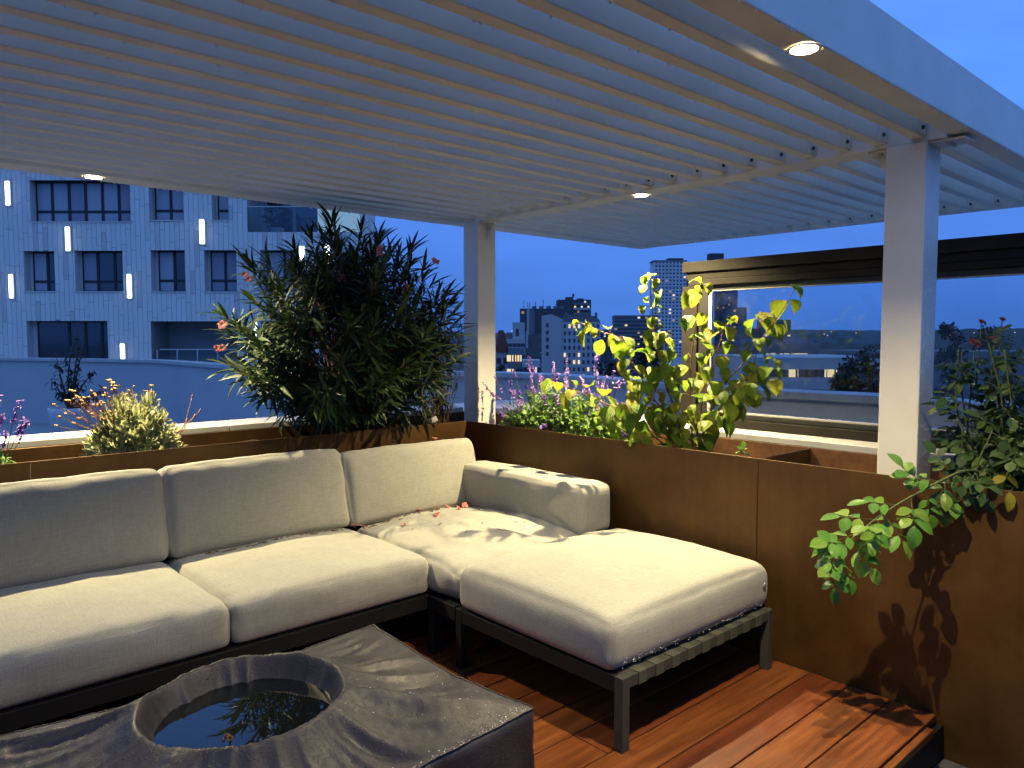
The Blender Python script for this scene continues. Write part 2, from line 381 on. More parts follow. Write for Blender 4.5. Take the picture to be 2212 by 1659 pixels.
def joined(name, items, m, parent, kind='stuff'):
    V, F, U = [], [], []; o = 0
    cache = {}
    for me, M in items:
        if me.name not in cache:
            v = np.empty(len(me.vertices)*3); me.vertices.foreach_get('co', v); v = v.reshape(-1, 3)
            f = np.array([p.vertices[:] for p in me.polygons])
            u = np.empty(len(me.loops)*2); me.uv_layers[0].data.foreach_get('uv', u)
            cache[me.name] = (v, f, u.reshape(-1, 2))
        v, f, u = cache[me.name]; A = np.array(M)
        V.append(v @ A[:3,:3].T + A[:3,3]); F.append(f + o); U.append(u); o += len(v)
    if not V: return None
    V = np.concatenate(V); F = np.concatenate(F); U = np.concatenate(U)
    me = bpy.data.meshes.new(name); me.from_pydata(V.tolist(), [], F.tolist()); me.update()
    me.polygons.foreach_set('use_smooth', [True]*len(F))
    ul = me.uv_layers.new(name='UVMap'); ul.data.foreach_set('uv', U.ravel())
    me.materials.append(m); ob = link(name, me, parent)
    if kind: ob['kind'] = kind
    return ob
def foliage(parent, items, m, singles=300, name='leaf', rest='foliage', rootloc=None):
    """the leaves nearest the viewer as parts of their own, the others joined"""
    off = Matrix.Translation(-Vector(parent.location))
    items = [(me, off @ M) for me, M in items]
    items.sort(key=lambda it: ((it[1].translation + Vector(parent.location)) - CAM).length)
    for me, M in items[:singles]: link(name, me, parent, M)
    if items[singles:]: joined(rest, items[singles:], m, parent)
def stems(parent, lines, m, name='stem', n=5):
    mb = MB(); off = Vector(parent.location)
    for pts, r0, r1 in lines:
        k = len(pts); mb.tube([Vector(p) - off for p in pts], [r0 + (r1-r0)*i/(k-1) for i in range(k)], n)
    return mb.build(name, m, parent, smooth=True)
def spline(ctrl, n=12):
    """Catmull-Rom through the control points"""
    P = [Vector(p) for p in ctrl]; P = [P[0]*2-P[1]] + P + [P[-1]*2-P[-2]]; out = []
    segs = len(P)-3
    for i in range(segs):
        for j in range(n):
            t = j/n; a,b,c,d = P[i:i+4]
            out.append(.5*((2*b)+(c-a)*t+(2*a-5*b+4*c-d)*t*t+(3*b-a-3*c+d)*t**3))
    out.append(P[-2]); return out
rnd = random.uniform
def rvec():
    while True:
        v = Vector((rnd(-1,1), rnd(-1,1), rnd(-1,1)))
        if .05 < v.length < 1: return v.normalized()

# ================================================================== STRUCTURE
XW, YB, HP = 3.014, 3.762, .873           # inner faces of the two planters and their height
XO, YO = 3.495, 4.245                     # outer plates of the planters
Z_LOW = -.16                              # sunken paving in front of the deck
Z_OUT = -.32                              # roof walk outside the planters

# deck of hardwood planks
deck = MB().box(-1.6, XW-.03, .965, YB-.01, -.15, -.032).build('deck', M_FRAME); tag(deck, kind='structure')
pitch_b = .1628; e0 = .9630
k = 0
while True:
    y0 = e0 + .003 + k*pitch_b; y1 = e0 + (k+1)*pitch_b - .003
    if y0 > 3.75: break
    y1 = min(y1, YB-.005)
    cuts = [-1.6]; x = -1.6 + [1.15, 2.2, .6, 1.7][k % 4]
    if k in (0, 1, 2): x = -1.6 + [1.2, 2.0, .7][k]
    while x < XW - .6: cuts.append(x); x += 2.35
    cuts.append(XW-.006)
    for a, b_ in zip(cuts[:-1], cuts[1:]):
        p = MB().box(-(b_-a-.004)/2, (b_-a-.004)/2, -(y1-y0)/2, (y1-y0)/2, -.028, 0).build('deck_plank', M_WOOD, deck, bevel=.003)
        p.location = ((a+b_)/2, (y0+y1)/2, rnd(-.0012, .0006))
    k += 1
MB().box(-1.6, XW-.13, .932, .957, -.028, 0).build('edge_board', M_WOOD, deck, bevel=.003)
MB().box(-1.6, XW-.008, .940, .958, -.155, -.030).build('fascia_board', M_FRAME, deck)

low = MB().box(-6, XW+.3, -5, .94, Z_LOW-.1, Z_LOW).build('paving', M_FLOOR); tag(low, kind='structure')
outw = MB().box(-30, 20, -10, 60, Z_OUT-.4, Z_OUT)
outer = outw.build('roof_walk', M_ROOFWALK); tag(outer, kind='structure')
outer.scale = (1,1,1)

# the planters
def planter_box(thing, panels, soil_box):
    for nm, args, m in panels: MB().box(*args).build(nm, m, thing, bevel=.0012, seg=1)
    s = MB(); x0,x1,y0,y1,z = soil_box
    nx, ny = max(2, int((x1-x0)/.05)), max(2, int((y1-y0)/.05)); vs = []; fs = []
    for j in range(ny+1):
        for i in range(nx+1):
            x = x0+(x1-x0)*i/nx; y = y0+(y1-y0)*j/ny
            vs.append((x, y, z + .016*mnoise.noise(Vector((x*6,y*6,3)))+.008*mnoise.noise(Vector((x*22,y*22,1)))))
    for j in range(ny):
        for i in range(nx): a = j*(nx+1)+i; fs.append((a,a+1,a+nx+2,a+nx+1))
    s.add(vs, fs).build('soil', M_SOIL, thing, smooth=True)

bp = empty('corten_planter', 'long rust-brown steel planter behind the sofa backrests', 'planter', (0,0,0))
T = .006
planter_box(bp, [('front_panel', (-2.2, .62, YB, YB+T, Z_LOW, HP), M_CORTEN), ('front_panel', (.623, XW-.002, YB, YB+T, Z_LOW, HP), M_CORTEN),
                 ('back_panel', (-2.2, XO, YO, YO+T, Z_LOW, HP), M_CORTEN),
                 ('divider_plate', (2.40, 2.405, YB+T, YO, .3, HP-.02), M_RUST), ('divider_plate', (.2, .205, YB+T, YO, .3, HP-.02), M_RUST)],
            (-2.2, XW, YB+T, YO, .80))
rp = empty('corten_planter', 'rust-brown steel planter running beside the ottoman under the glass screen', 'planter', (0,0,0))
SEAM = 1.715
planter_box(rp, [('front_panel', (XW, XW+T, SEAM+.0015, YB+T, Z_LOW, HP), M_CORTEN), ('front_panel', (XW, XW+T, -2.0, SEAM-.0015, Z_LOW, HP), M_CORTEN),
                 ('back_panel', (XO, XO+T, -2.0, YO, Z_LOW, HP), M_RUST),
                 ('divider_plate', (XW+T, XO, SEAM-.003, SEAM+.003, .3, HP-.003), M_CORTEN),
                 ('divider_plate', (XW+T, XO, .30, .306, .3, HP-.003), M_CORTEN)],
            (XW+T, XO, -2.0, YO, .765))
tag(bp, group='corten planters'); tag(rp, group='corten planters')

# parapets just outside the planters with pale copings
pw = empty('parapet_wall', 'low pale wall and coping behind the long back planter', 'wall', (0,0,0))
MB().box(-2.4, 4.05, YO+.03, YO+.27, Z_OUT, .872).build('wall', M_WHITE, pw)
for a, b_ in ((-2.4, -.32), (-.317, 1.68), (1.683, 4.05)):
    MB().box(a, b_, YO+.012, YO+.30, .8725, .905).build('coping', M_COPING, pw, bevel=.003)
pw2 = empty('parapet_wall', 'low pale wall and lit coping below the bronze glass screen', 'wall', (0,0,0))
MB().box(XO+.03, 3.90, -2.0, YO+.028, Z_OUT, .872).build('wall', M_WHITE, pw2)
for a, b_ in ((-2.0, .38), (.383, 2.16), (2.163, YO+.010)):
    MB().box(XO+.012, 3.93, a, b_, .8725, .905).build('coping', M_COPING, pw2, bevel=.003)

# curved parapet round the whole roof, pale render with a metal coping
ctrl_px = [(-260, 771.5), (0, 773), (234, 776), (337, 778), (476, 788), (591, 794), (800, 800), (1110, 806), (1351, 821), (1590, 840), (1905, 856), (2300, 886)]
ctrl = [hit(x, y, 2, 1.0) for x, y in ctrl_px]
for i, p in enumerate(ctrl): p.z = 0
path = spline(ctrl, 8)
par = empty('curved_parapet', 'pale curved parapet wall ringing the roof beyond the planters', 'wall', (0,0,0))
def sweep(path, off0, off1, z0, z1):
    mb = MB(); n = len(path); L0 = []; L1 = []
    for i, p in enumerate(path):
        t = (path[min(i+1,n-1)] - path[max(i-1,0)]).normalized(); nn = Vector((-t.y, t.x, 0))   # towards outside (left of travel)
        L0.append(p + nn*off0); L1.append(p + nn*off1)
    vs = []
    for a, b_ in zip(L0, L1): vs += [(a.x,a.y,z0),(b_.x,b_.y,z0),(b_.x,b_.y,z1),(a.x,a.y,z1)]
    fs = []
    for i in range(n-1):
        o = i*4
        for q in range(4): fs.append((o+q, o+(q+1)%4, o+4+(q+1)%4, o+4+q))
    fs += [(0,1,2,3), ((n-1)*4+3,(n-1)*4+2,(n-1)*4+1,(n-1)*4)]
    return mb.add(vs, fs)
sweep(path, .02, .26, Z_OUT-.3, .945).build('wall', M_PARAPET, par)
sweep(path, -.03, .31, .947, 1.0).build('coping', M_COPING, par)

# ================================================================== PERGOLA
ZS = 2.180
per = empty('pergola', 'pale grey aluminium pergola with closely spaced louvre slats over the sofa', 'pergola', (0,0,0))
XP, PS = 3.20, .155
X_L, X_R = -2.6, 5.16
Y_N0, Y_N1 = .973, 1.062
Y_B1 = 4.195; Y_B0 = 4.045
Y_P2, Y_P1 = 1.130, 3.87
MB().box(X_L, X_R+.15, Y_N0, Y_N1, ZS, ZS+.20).build('near_beam', M_PAINT, per, bevel=.004)
MB().box(X_L, X_R+.15, Y_B0, Y_B1, ZS, ZS+.215).build('back_beam', M_PAINT, per, bevel=.004)
MB().box(X_R+.06, X_R+.15, Y_N1+.001, Y_B0-.001, ZS+.002, ZS+.214).build('end_beam', M_PAINT, per, bevel=.004)
MB().box(XP+.01, XP+PS-.01, Y_N1+.001, Y_B0-.001, ZS-.010, ZS+.213).build('cross_beam', M_PAINT, per, bevel=.004)
MB().box(-2.55, -2.40, Y_N1+.001, Y_B0-.001, ZS-.010, ZS+.213).build('cross_beam', M_PAINT, per, bevel=.004)
for y in (Y_P2, Y_P1):
    MB().box(XP, XP+PS, y, y+PS, .5, ZS-.011).build('post', M_PAINT, per, bevel=.006)
pitch_s, ts, hs = .1457, .050, .150
nsl = 20
sl_m = {}
def slat_mesh(x0, x1):
    key = (round(x0,3), round(x1,3))
    if key not in sl_m:
        mb = MB().box(x0, x1, 0, ts, 0, hs); sl_m[key] = mb.mesh('slat', M_PAINT)
    return sl_m[key]
brk_l = MB().box(-.075, 0, -.006, 0, .006, .06).mesh('bracket', M_PAINT)
bolt_m = MB().lathe([(0,-.009),(.0065,-.008),(.0085,-.004),(.0085,.0)], (0,0,0), 8)
bolt_me = MB()
bolt_me.v = [(v[0], v[2], v[1]) for v in bolt_m.v]; bolt_me.f = bolt_m.f
bolt_me = bolt_me.mesh('bolt', M_BOLT, True)
for k in range(nsl):
    y = 1.142 + .146*k + .0
    if y + ts > Y_B0 - .002: break
    y += .001
    for (a, b_) in ((-2.40, XP+.01), (XP+PS-.01, X_R+.06)):
        o = link('slat', slat_mesh(a+.002, b_-.002), per); o.location = (0, y, ZS + .004)
        bv = o.modifiers.new('bevel', 'BEVEL'); bv.width = .004; bv.segments = 2; bv.limit_method = 'ANGLE'
        br = link('bracket', brk_l, per); br.location = (b_-.003, y-.0005, ZS+.004)
        bo = link('bolt', bolt_me, br); bo.location = (-.042, -.006, .030)
# corner plates on the posts
def plate(x0,x1,y0,y1):
    pl = MB().box(x0,x1,y0,y1,ZS-.020,ZS-.012).build('corner_plate', M_PAINT, per, bevel=.002)
    for fx in (.25,.75):
        m_ = MB().lathe([(0,-.010),(.008,-.009),(.011,-.004),(.011,0)], (x0+(x1-x0)*fx, (y0+y1)/2, ZS-.020), 10)
        m_.build('bolt_head', M_STEEL, pl, smooth=True)
plate(XP+.02, XP+.135, Y_N0+.030, Y_P2-.001); plate(XP+.03, XP+.125, Y_P2+PS+.001, Y_P2+PS+.085)
plate(XP+.03, XP+.125, Y_P1-.085, Y_P1-.001)
def gusset(y0, y1):
    z = ZS-.021
    return MB().add([(XP+.074,y0,z),(XP+.074,y1,z),(XP+.074,y0,z-.11),(XP+.080,y0,z),(XP+.080,y1,z),(XP+.080,y0,z-.11)], [(0,1,2),(3,5,4),(0,3,4,1),(1,4,5,2),(2,5,3,0)]).build('gusset', M_PAINT, per)
gusset(Y_P2+PS+.0005, Y_P2+PS+.08); gusset(Y_P1-.0005, Y_P1-.08)

# rain drops hanging on the slat edges
mb = MB(); ico = [(0,0,-1),(.89,0,-.2),(.28,.85,-.2),(-.72,.53,-.2),(-.72,-.53,-.2),(.28,-.85,-.2),(0,0,.8)]
icf = [(0,2,1),(0,3,2),(0,4,3),(0,5,4),(0,1,5),(6,1,2),(6,2,3),(6,3,4),(6,4,5),(6,5,1)]
for k in range(nsl):
    y = 1.143 + .146*k
    for _ in range(34):
        x = rnd(-1.2, 3.15); r = rnd(.0026, .0056); yy = y + ts - rnd(.000, .006)
        mb.add([(x+v[0]*r, yy+v[1]*r, ZS+.003+v[2]*r*1.2) for v in ico], icf)
for _ in range(170):
    x = rnd(-1, 3.1); r = rnd(.002,.0045); mb.add([(x+v[0]*r, Y_B1-.004+v[1]*r, ZS-.001+v[2]*r*1.3) for v in ico], icf)
for _ in range(110):
    x = rnd(1.2, 4.6); r = rnd(.002,.004); mb.add([(x+v[0]*r, Y_N0+.004+v[1]*r, ZS-.001+v[2]*r*1.2) for v in ico], icf)
mb.build('water_droplets', M_DROP, per, smooth=True)['kind'] = 'stuff'
# beads of rain on the wet side of the near post
mb = MB()
for _ in range(420):
    z = .88 + (2.15-.88) * random.random()**.9; x = rnd(XP+.01, XP+PS-.008); r = rnd(.001, .0026)
    mb.add([(x+v[0]*r, Y_P2-.0003+v[1]*r*.6, z+v[2]*r*1.3) for v in ico], icf)
mb.build('rain_beads', M_DROP, per, smooth=True)['kind'] = 'stuff'

# recessed downlights
def downlight(loc, label, watt, size=142):
    t = empty('recessed_downlight', label, 'downlight', loc, group='pergola downlights')
    MB().lathe([(.034,-.002),(.044,-.0035),(.046,-.001),(.046,.0)], (0,0,0), 24).build('trim_ring', M_PAINT, t, smooth=True)
    MB().lathe([(.0,-.0045),(.028,-.0038),(.035,-.0025)], (0,0,0), 24).build('lens', M_LENS, t)
    l = bpy.data.lights.new('lamp_light', 'SPOT'); l.energy = watt; l.color = LAMP_COLOR; l.spot_size = radians(size); l.spot_blend = 1.0; l.shadow_soft_size = .010
    o = bpy.data.objects.new('lamp_light', l); COL.objects.link(o); o.parent = t; o.location = (0,0,-.012)
    return t
downlight((1.985, 1.018, ZS-.0005), 'bright round downlight in the near edge beam at the top right', LAMP_WATT*.85, 132)
downlight((-1.55, 1.018, ZS-.0005), 'unseen round downlight added towards the left end of the near edge beam', LAMP_WATT*.4)  # out of view, added for the warm light on the sofa fronts
downlight((3.277, 2.585, ZS-.0105), 'round downlight in the cross beam above the dogwood', LAMP_WATT*1.8, 130)
downlight((.985, 4.105, ZS-.0005), 'round downlight in the back beam in front of the neighbouring facade', LAMP_WATT*1.5)

# ================================================================== GLASS SCREEN on the right parapet
sc_ = empty('glass_wind_screen', 'bronze framed glass wind screen standing on the right parapet', 'screen', (0,0,0))
xs = 3.72; ya, yb_ = -1.6, 2.605; zb0, zt0 = .9055, 1.838; gz0, gz1 = .992, 1.668; gy1 = 2.418
# head: three stepped profiles
MB().box(xs-.035, xs+.05, ya, yb_, 1.778, zt0).build('head_profile', M_BROWN, sc_, bevel=.004)
MB().box(xs-.020, xs+.05, ya, yb_-.02, 1.735, 1.777).build('head_profile', M_BROWN, sc_, bevel=.003)
MB().box(xs-.030, xs+.05, ya, yb_-.04, 1.700, 1.734).build('head_profile', M_BROWN, sc_, bevel=.003)
MB().box(xs-.010, xs+.04, ya, gy1+.02, 1.672, 1.699).build('head_seal', M_BLACKSEAL, sc_)
MB().box(xs-.028, xs+.05, gy1+.085, yb_-.001, zb0, 1.777-.078).build('stile', M_BROWN, sc_, bevel=.003)
MB().box(xs-.012, xs+.045, gy1+.022, gy1+.084, zb0+.001, 1.698).build('stile', M_BLACKSEAL, sc_, bevel=.003)
MB().box(xs-.008, xs+.03, gy1+.0005, gy1+.021, gz0-.006, 1.671).build('glazing_bead', M_BEAD, sc_)
MB().box(xs-.008, xs+.03, ya, gy1, 1.6665, 1.6715).build('glazing_bead', M_BEAD, sc_)
MB().box(xs-.012, xs+.03, ya, gy1, .9835, .9915).build('glazing_bead', M_BEAD, sc_)
MB().box(xs-.020, xs+.05, ya, gy1+.0215, .955, .983).build('sill_profile', M_BLACKSEAL, sc_, bevel=.003)
MB().box(xs-.038, xs+.05, ya, gy1+.0213, zb0, .954).build('sill_profile', M_BROWN, sc_, bevel=.003)
MB().box(xs+.004, xs+.014, ya, gy1, .992, 1.666).build('glass_pane', M_GLASS, sc_)
# slanted support strut behind the end of the screen
MB().tube([(xs+.08, 2.56, .91), (xs+.30, 2.80, .98)], .02, 8).build('brace', M_BEAD, sc_)

# ================================================================== SOFA
def cushion_mesh(sx, sy, sz, r, crown=.03, side=.012, wr=.004, seed=0, n=26, nz=7, sag=0, fold=None):
    """padded block centred on x,y with its base at z=0"""
    V = {}; mb = MB()
    hx, hy, hz = sx/2, sy/2, sz/2
    def pt(a, b, c):
        p = Vector((a*hx, b*hy, c*hz))
        q = Vector((max(-hx+r, min(hx-r, p.x)), max(-hy+r, min(hy-r, p.y)), max(-hz+r, min(hz-r, p.z))))
        d = p - q
        if d.length > 1e-9: p = q + d.normalized()*min(r, d.length*1.0) if d.length > r else p
        fx, fy, fz = 1-a*a, 1-b*b, 1-c*c
        cr = crown*(max(fx,0)**.6)*(max(fy,0)**.6)
        p.z += cr * (1 if c > 0 else .25) * (c)
        p.x += a*side*max(fz,0)**.7*max(fy,0)**.5; p.y += b*side*max(fz,0)**.7*max(fx,0)**.5
        so_ = Vector((seed*3.1, seed*1.7, 0))
        nv = mnoise.noise(Vector((p.x*5, p.y*5, p.z*8)) + so_) + .6*mnoise.noise(Vector((p.x*13, p.y*11, p.z*15)) + so_)
        rg = (1-abs(mnoise.noise(Vector((p.x*7+seed, p.y*16, p.z*10)))))**8*(abs(a)**4+abs(b)**4+.15)
        nv -= .9*rg
        if c > -.9: p += Vector((a*.4, b*.4, 1 if c > 0 else .1)) * wr * nv
        # pull lines near the corners
        cor = (abs(a)*abs(b))**6
        p.z -= cor*.010*(1 if c > .2 else 0)
        crd = mnoise.noise(Vector((atan2(1-abs(b), 1-abs(a))*9 + seed, a*b*2, seed*.3)))*exp(-((1-abs(a))**2+(1-abs(b))**2)/.10)
        p.z += .0045*crd*(1 if c > 0 else 0)
        if sag: p.z -= sag*exp(-((a+.0)**2+(b+.1)**2)/.18)*(1 if c > .5 else 0)
        if fold: p = fold(p, a, b, c)
        p.z += hz
        return p
    def gid(i, j, k):
        key = (i, j, k)
        if key not in V: 
            f = lambda t: max(-1, min(1, sin((t*2-1)*pi/2)*.35 + (t*2-1)*.65))
            V[key] = len(mb.v); mb.v.append(tuple(pt(f(i/n), f(j/n), f(k/nz))))
        return V[key]
    for i in range(n):
        for j in range(n):
            mb.f.append((gid(i,j,nz), gid(i+1,j,nz), gid(i+1,j+1,nz), gid(i,j+1,nz)))
            mb.f.append((gid(i,j,0), gid(i,j+1,0), gid(i+1,j+1,0), gid(i+1,j,0)))
    for i in range(n):
        for k in range(nz):
            mb.f.append((gid(i,0,k), gid(i+1,0,k), gid(i+1,0,k+1), gid(i,0,k+1)))
            mb.f.append((gid(i+1,n,k), gid(i,n,k), gid(i,n,k+1), gid(i+1,n,k+1)))
            mb.f.append((gid(0,i+1,k), gid(0,i,k), gid(0,i,k+1), gid(0,i+1,k+1)))
            mb.f.append((gid(n,i,k), gid(n,i+1,k), gid(n,i+1,k+1), gid(n,i,k+1)))
    return mb
def cushion(name, parent, loc, size, rot=(0,0,0), seam=True, **kw):
    mb = cushion_mesh(*size, **kw)
    o = mb.build(name, M_FABRIC, parent, smooth=True); o.location = loc; o.rotation_euler = rot
    sb = o.modifiers.new('smooth', 'SUBSURF'); sb.levels = 1; sb.render_levels = 1
    return o

sofa = empty('sectional_sofa', 'long corner sofa with beige linen cushions on a low dark frame', 'sofa', (0,0,0))
ZF = .258
# frame: rails, deck boards and legs
MB().box(-.86, 1.955, 2.700, 2.745, .195, ZF).build('front_rail', M_FRAME, sofa, bevel=.003)
MB().box(-.86, 2.93, 3.60, 3.645, .195, ZF).build('back_rail', M_FRAME, sofa, bevel=.003)
MB().box(1.935, 1.975, 2.50, 2.699, .195, ZF).build('side_rail', M_FRAME, sofa, bevel=.003)
MB().box(2.89, 2.93, 2.50, 3.599, .195, ZF).build('side_rail', M_FRAME, sofa, bevel=.003)
MB().box(-.84, 1.934, 2.746, 3.599, .215, .240).build('seat_base', M_FRAME, sofa)
MB().box(1.976, 2.889, 2.50, 3.599, .215, .240).build('seat_base', M_FRAME, sofa)
MB().box(-.86, 2.93, 3.655, 3.69, .20, .62).build('back_frame', M_FRAME, sofa, bevel=.004)
MB().box(2.945, 2.985, 2.52, 3.60, .20, .60).build('side_frame', M_FRAME, sofa, bevel=.004)
for lx, ly in ((-.84, 2.70), (.98, 2.70), (-.84, 3.605), (1.94, 3.605), (2.89, 3.605), (1.935, 2.655), (2.89, 2.505)):
    MB().box(lx, lx+.04, ly, ly+.04, .0015, .1945).build('leg', M_FRAME, sofa)
cushion('seat_cushion', sofa, (-.285, 3.10, ZF+.002), (.885, .79, .165), r=.045, crown=.045, seed=9, wr=.004)
cushion('seat_cushion', sofa, (.610, 3.10, ZF+.002), (.900, .80, .170), r=.032, crown=.032, seed=1, wr=.007)
cushion('seat_cushion', sofa, (1.510, 3.10, ZF+.002), (.895, .80, .170), r=.032, crown=.030, seed=2, wr=.007)
def fold3(p, a, b, c):
    # slack cover of the corner seat: soft ridges and a tucked nose at the free front corner
    w = exp(-((a+1)**2 + (b+1)**2)/.55)
    p.z += .012*sin(9*(p.x+p.y*.6)) * max(0, c) * (1-w) * .45
    p.y -= .050*w*(1-max(0,c))*(.5+.5*sin(26*p.x)); p.x -= .014*w*sin(20*p.z + 14*p.y)
    p.z -= .020*w*max(0, c)
    return p
cushion('seat_cushion', sofa, (2.440, 2.965, ZF+.002), (.955, .96, .165), r=.045, crown=.045, seed=3, wr=.009, n=40, fold=fold3)
RB = radians(-13)
for k, (cx, sd, yy, zz, wz) in enumerate(((-.27, 5, 3.455, .424, .395), (.622, 6, 3.455, .424, .395), (1.510, 7, 3.455, .424, .395), (2.385, 8, 3.452, .420, .375))):
    cushion('back_cushion', sofa, (cx, yy, zz), (.872, .17, wz+.012), rot=(RB, 0, radians([0,.4,-.6,1.2][k])), r=.026, crown=.008, side=.026, seed=sd, wr=.006, n=28, nz=14)
cushion('arm_cushion', sofa, (2.815, 2.975, .425), (.235, 1.00, .245), r=.032, crown=.008, side=.010, seed=4, wr=.004, n=28, nz=8)

ott = empty('ottoman', 'wide beige cushioned ottoman with strap-woven frame at the end of the sofa', 'ottoman', (0,0,0))
ox0, ox1, oy0, oy1 = 1.930, 2.920, 1.578, 2.490
for lx, ly in ((ox0, oy0), (ox1-.038, oy0), (ox0, oy1-.038), (ox1-.038, oy1-.038)):
    MB().box(lx, lx+.038, ly, ly+.038, .0015, ZF).build('leg', M_STRAP_B if ly < 2 else M_FRAME, ott, bevel=.003)
MB().box(ox0+.0385, ox1-.0385, oy0+.004, oy0+.036, .217, ZF-.004).build('front_rail', M_FRAME, ott)
MB().box(ox0+.0385, ox1-.0385, oy1-.036, oy1-.002, .205, ZF-.002).build('back_rail', M_FRAME, ott)
for x in (ox0+.002, ox1-.036): MB().box(x, x+.034, oy0+.0385, oy1-.0385, .200, ZF-.001).build('side_rail', M_FRAME, ott, bevel=.002)
MB().box(ox0+.037, ox1-.037, oy0+.0365, oy1-.0365, .222, .245).build('seat_base', M_FRAME, ott)
ns = 19; wst = (ox1-ox0-.077)/ns
for k in range(ns):
    a = ox0+.0385+k*wst; pr = .0035 if k % 2 else .0012
    MB().box(a+.0008, a+wst-.0008, oy0+.004-pr, oy0+.060, .2165-pr, ZF-.004+pr).build('strap', M_STRAP_A if k % 2 else M_STRAP_B, ott, bevel=.001, seg=1)
oc = cushion('seat_cushion', ott, (2.435, 2.040, ZF+.003), (1.03, .86, .180), rot=(0,0,radians(-.6)), r=.040, crown=.066, seed=11, wr=.003, n=38)
bt = MB().lathe([(.004,.0),(.009,.0),(.0105,.002),(.009,.004),(.004,.004)], (0,0,0), 14)
bt.v = [(v[0], -v[2], v[1]) for v in bt.v]
bb = bt.build('button', M_COPING, oc, smooth=True); bb.location = (.445, -.438, .105)
# rain beads on the ottoman cushion's lower edge
# (small drops clinging to the fabric welt)
mb = MB()
for _ in range(150):
    x = rnd(-.47, .47); z = rnd(.012,.05) + .02*random.random()**3; r = rnd(.0012,.0028)
    mb.add([(x+v[0]*r, -.428-.006+v[1]*r, z+v[2]*r) for v in ico], icf)
mb.build('rain_beads', M_DROP, oc, smooth=True)['kind'] = 'stuff'

# ================================================================== COVERED TABLE
tc_x, tc_y, rr = .79, 1.935, .262
tx0, tx1, ty0, ty1, tz = .12, 1.425, 1.485, 2.325, .36
tab = empty('covered_fire_table', 'low table under a wet black rain cover with a sunken bowl', 'table', (0,0,0))
FOLDS = [(-.617, .10, .020), (.56, .09, .016), (2.55, .12, .016), (-2.5, .12, .014), (-.15, .05, -.010), (-1.05, .06, -.012), (-1.7, .05, .008), (1.15, .05, .010), (1.9, .05, .010), (-2.0, .05, -.008), (.15, .04, .008)]
PLEATS = [(1.16, .04, .030), (1.36, .04, .016), (1.98, .05, .026), (.10, .05, .022), (-.45, .06, .014), (2.9, .08, .014), (-1.3, .08, .012)]
def adiff(a, b): return (a-b+pi) % (2*pi) - pi
def top_z(x, y):
    dx, dy = x-tc_x, y-tc_y; r = sqrt(dx*dx+dy*dy); a = atan2(dy, dx)
    rim = rr + .010*sin(2*a+.6) + .006*mnoise.noise(Vector((cos(a)*2.2, sin(a)*2.2, 7)))
    rz = .450 + .010*mnoise.noise(Vector((cos(a)*1.8, sin(a)*1.8, 3)))
    ex = (tx1-tc_x) if dx > 0 else (tc_x-tx0); ey = (ty1-tc_y) if dy > 0 else (tc_y-ty0)
    k = max(abs(dx)/ex, abs(dy)/ey); redge = r/max(k, 1e-6)
    t = min(1, max(0, (r-rim)/max(redge-rim, 1e-6)))
    fe = abs(dy)/ey if abs(dx)/ex > abs(dy)/ey else abs(dx)/ex
    tze = tz - .030*max(0, 1-fe**1.5)*(.7+.5*mnoise.noise(Vector((x*2.3, y*2.3, 8))))
    zo = rz*(1-t) + tze*t - .040*sin(pi*t**.8)*min(1, (redge-rim)/.22)
    for fa, fw, am in FOLDS: zo += 2.1*am*exp(-(adiff(a, fa + .10*mnoise.noise(Vector((r*4, fa*3, 1))))/fw)**2)*sin(pi*min(1, t*.9+.08))
    zo += .012*mnoise.noise(Vector((x*5, y*5, 0)))*sin(pi*t) + .0035*mnoise.noise(Vector((x*17, y*11, 5)))*(1-.4*t) + .002*mnoise.noise(Vector((x*9+y*7, y*9-x*5, 6))) + .0022*mnoise.noise(Vector((x*45, y*40, 9)))
    rd = (1-abs(mnoise.noise(Vector((cos(a)*3.6, sin(a)*3.6, .35+r*.5)))))**7 + .6*(1-abs(mnoise.noise(Vector((cos(a)*6.5, sin(a)*6.5, 2.3+r*.8)))))**9
    zo += .016*rd*sin(pi*min(1, t*.92+.06))
    u = (rim-r)/rr
    zi = rz - .150*(1-exp(-max(0, u)*4.2))*1.04
    for fa, fw, am in PLEATS: zi += am*exp(-(adiff(a, fa)/fw)**2)*min(1, max(0, u)*6)*max(0, 1-u*1.7)
    zi += .007*((1-abs(mnoise.noise(Vector((cos(a)*4.2, sin(a)*4.2, 5)))))**7)*min(1, max(0,u)*6)*max(0, 1-u*1.5) + .006*mnoise.noise(Vector((x*12, y*12, 2)))*min(1, max(0, u)*5) + .003*mnoise.noise(Vector((x*38, y*38, 4)))
    w = 1/(1+exp(-(r-rim)/.014))
    return zi*(1-w) + zo*w
nx, ny = 190, 124
vs, fs = [], []
for j in range(ny+1):
    for i in range(nx+1):
        x = tx0+(tx1-tx0)*i/nx; y = ty0+(ty1-ty0)*j/ny
        vs.append((x, y, top_z(x, y)))
for j in range(ny):
    for i in range(nx): a = j*(nx+1)+i; fs.append((a, a+1, a+nx+2, a+nx+1))
per_i = [i for i in range(nx+1)] + [ (j+1)*(nx+1)-1 for j in range(1, ny+1)] + [ny*(nx+1)+i for i in range(nx-1, -1, -1)] + [j*(nx+1) for j in range(ny-1, 0, -1)]
prev = per_i; rows = 10; npz = len(per_i)
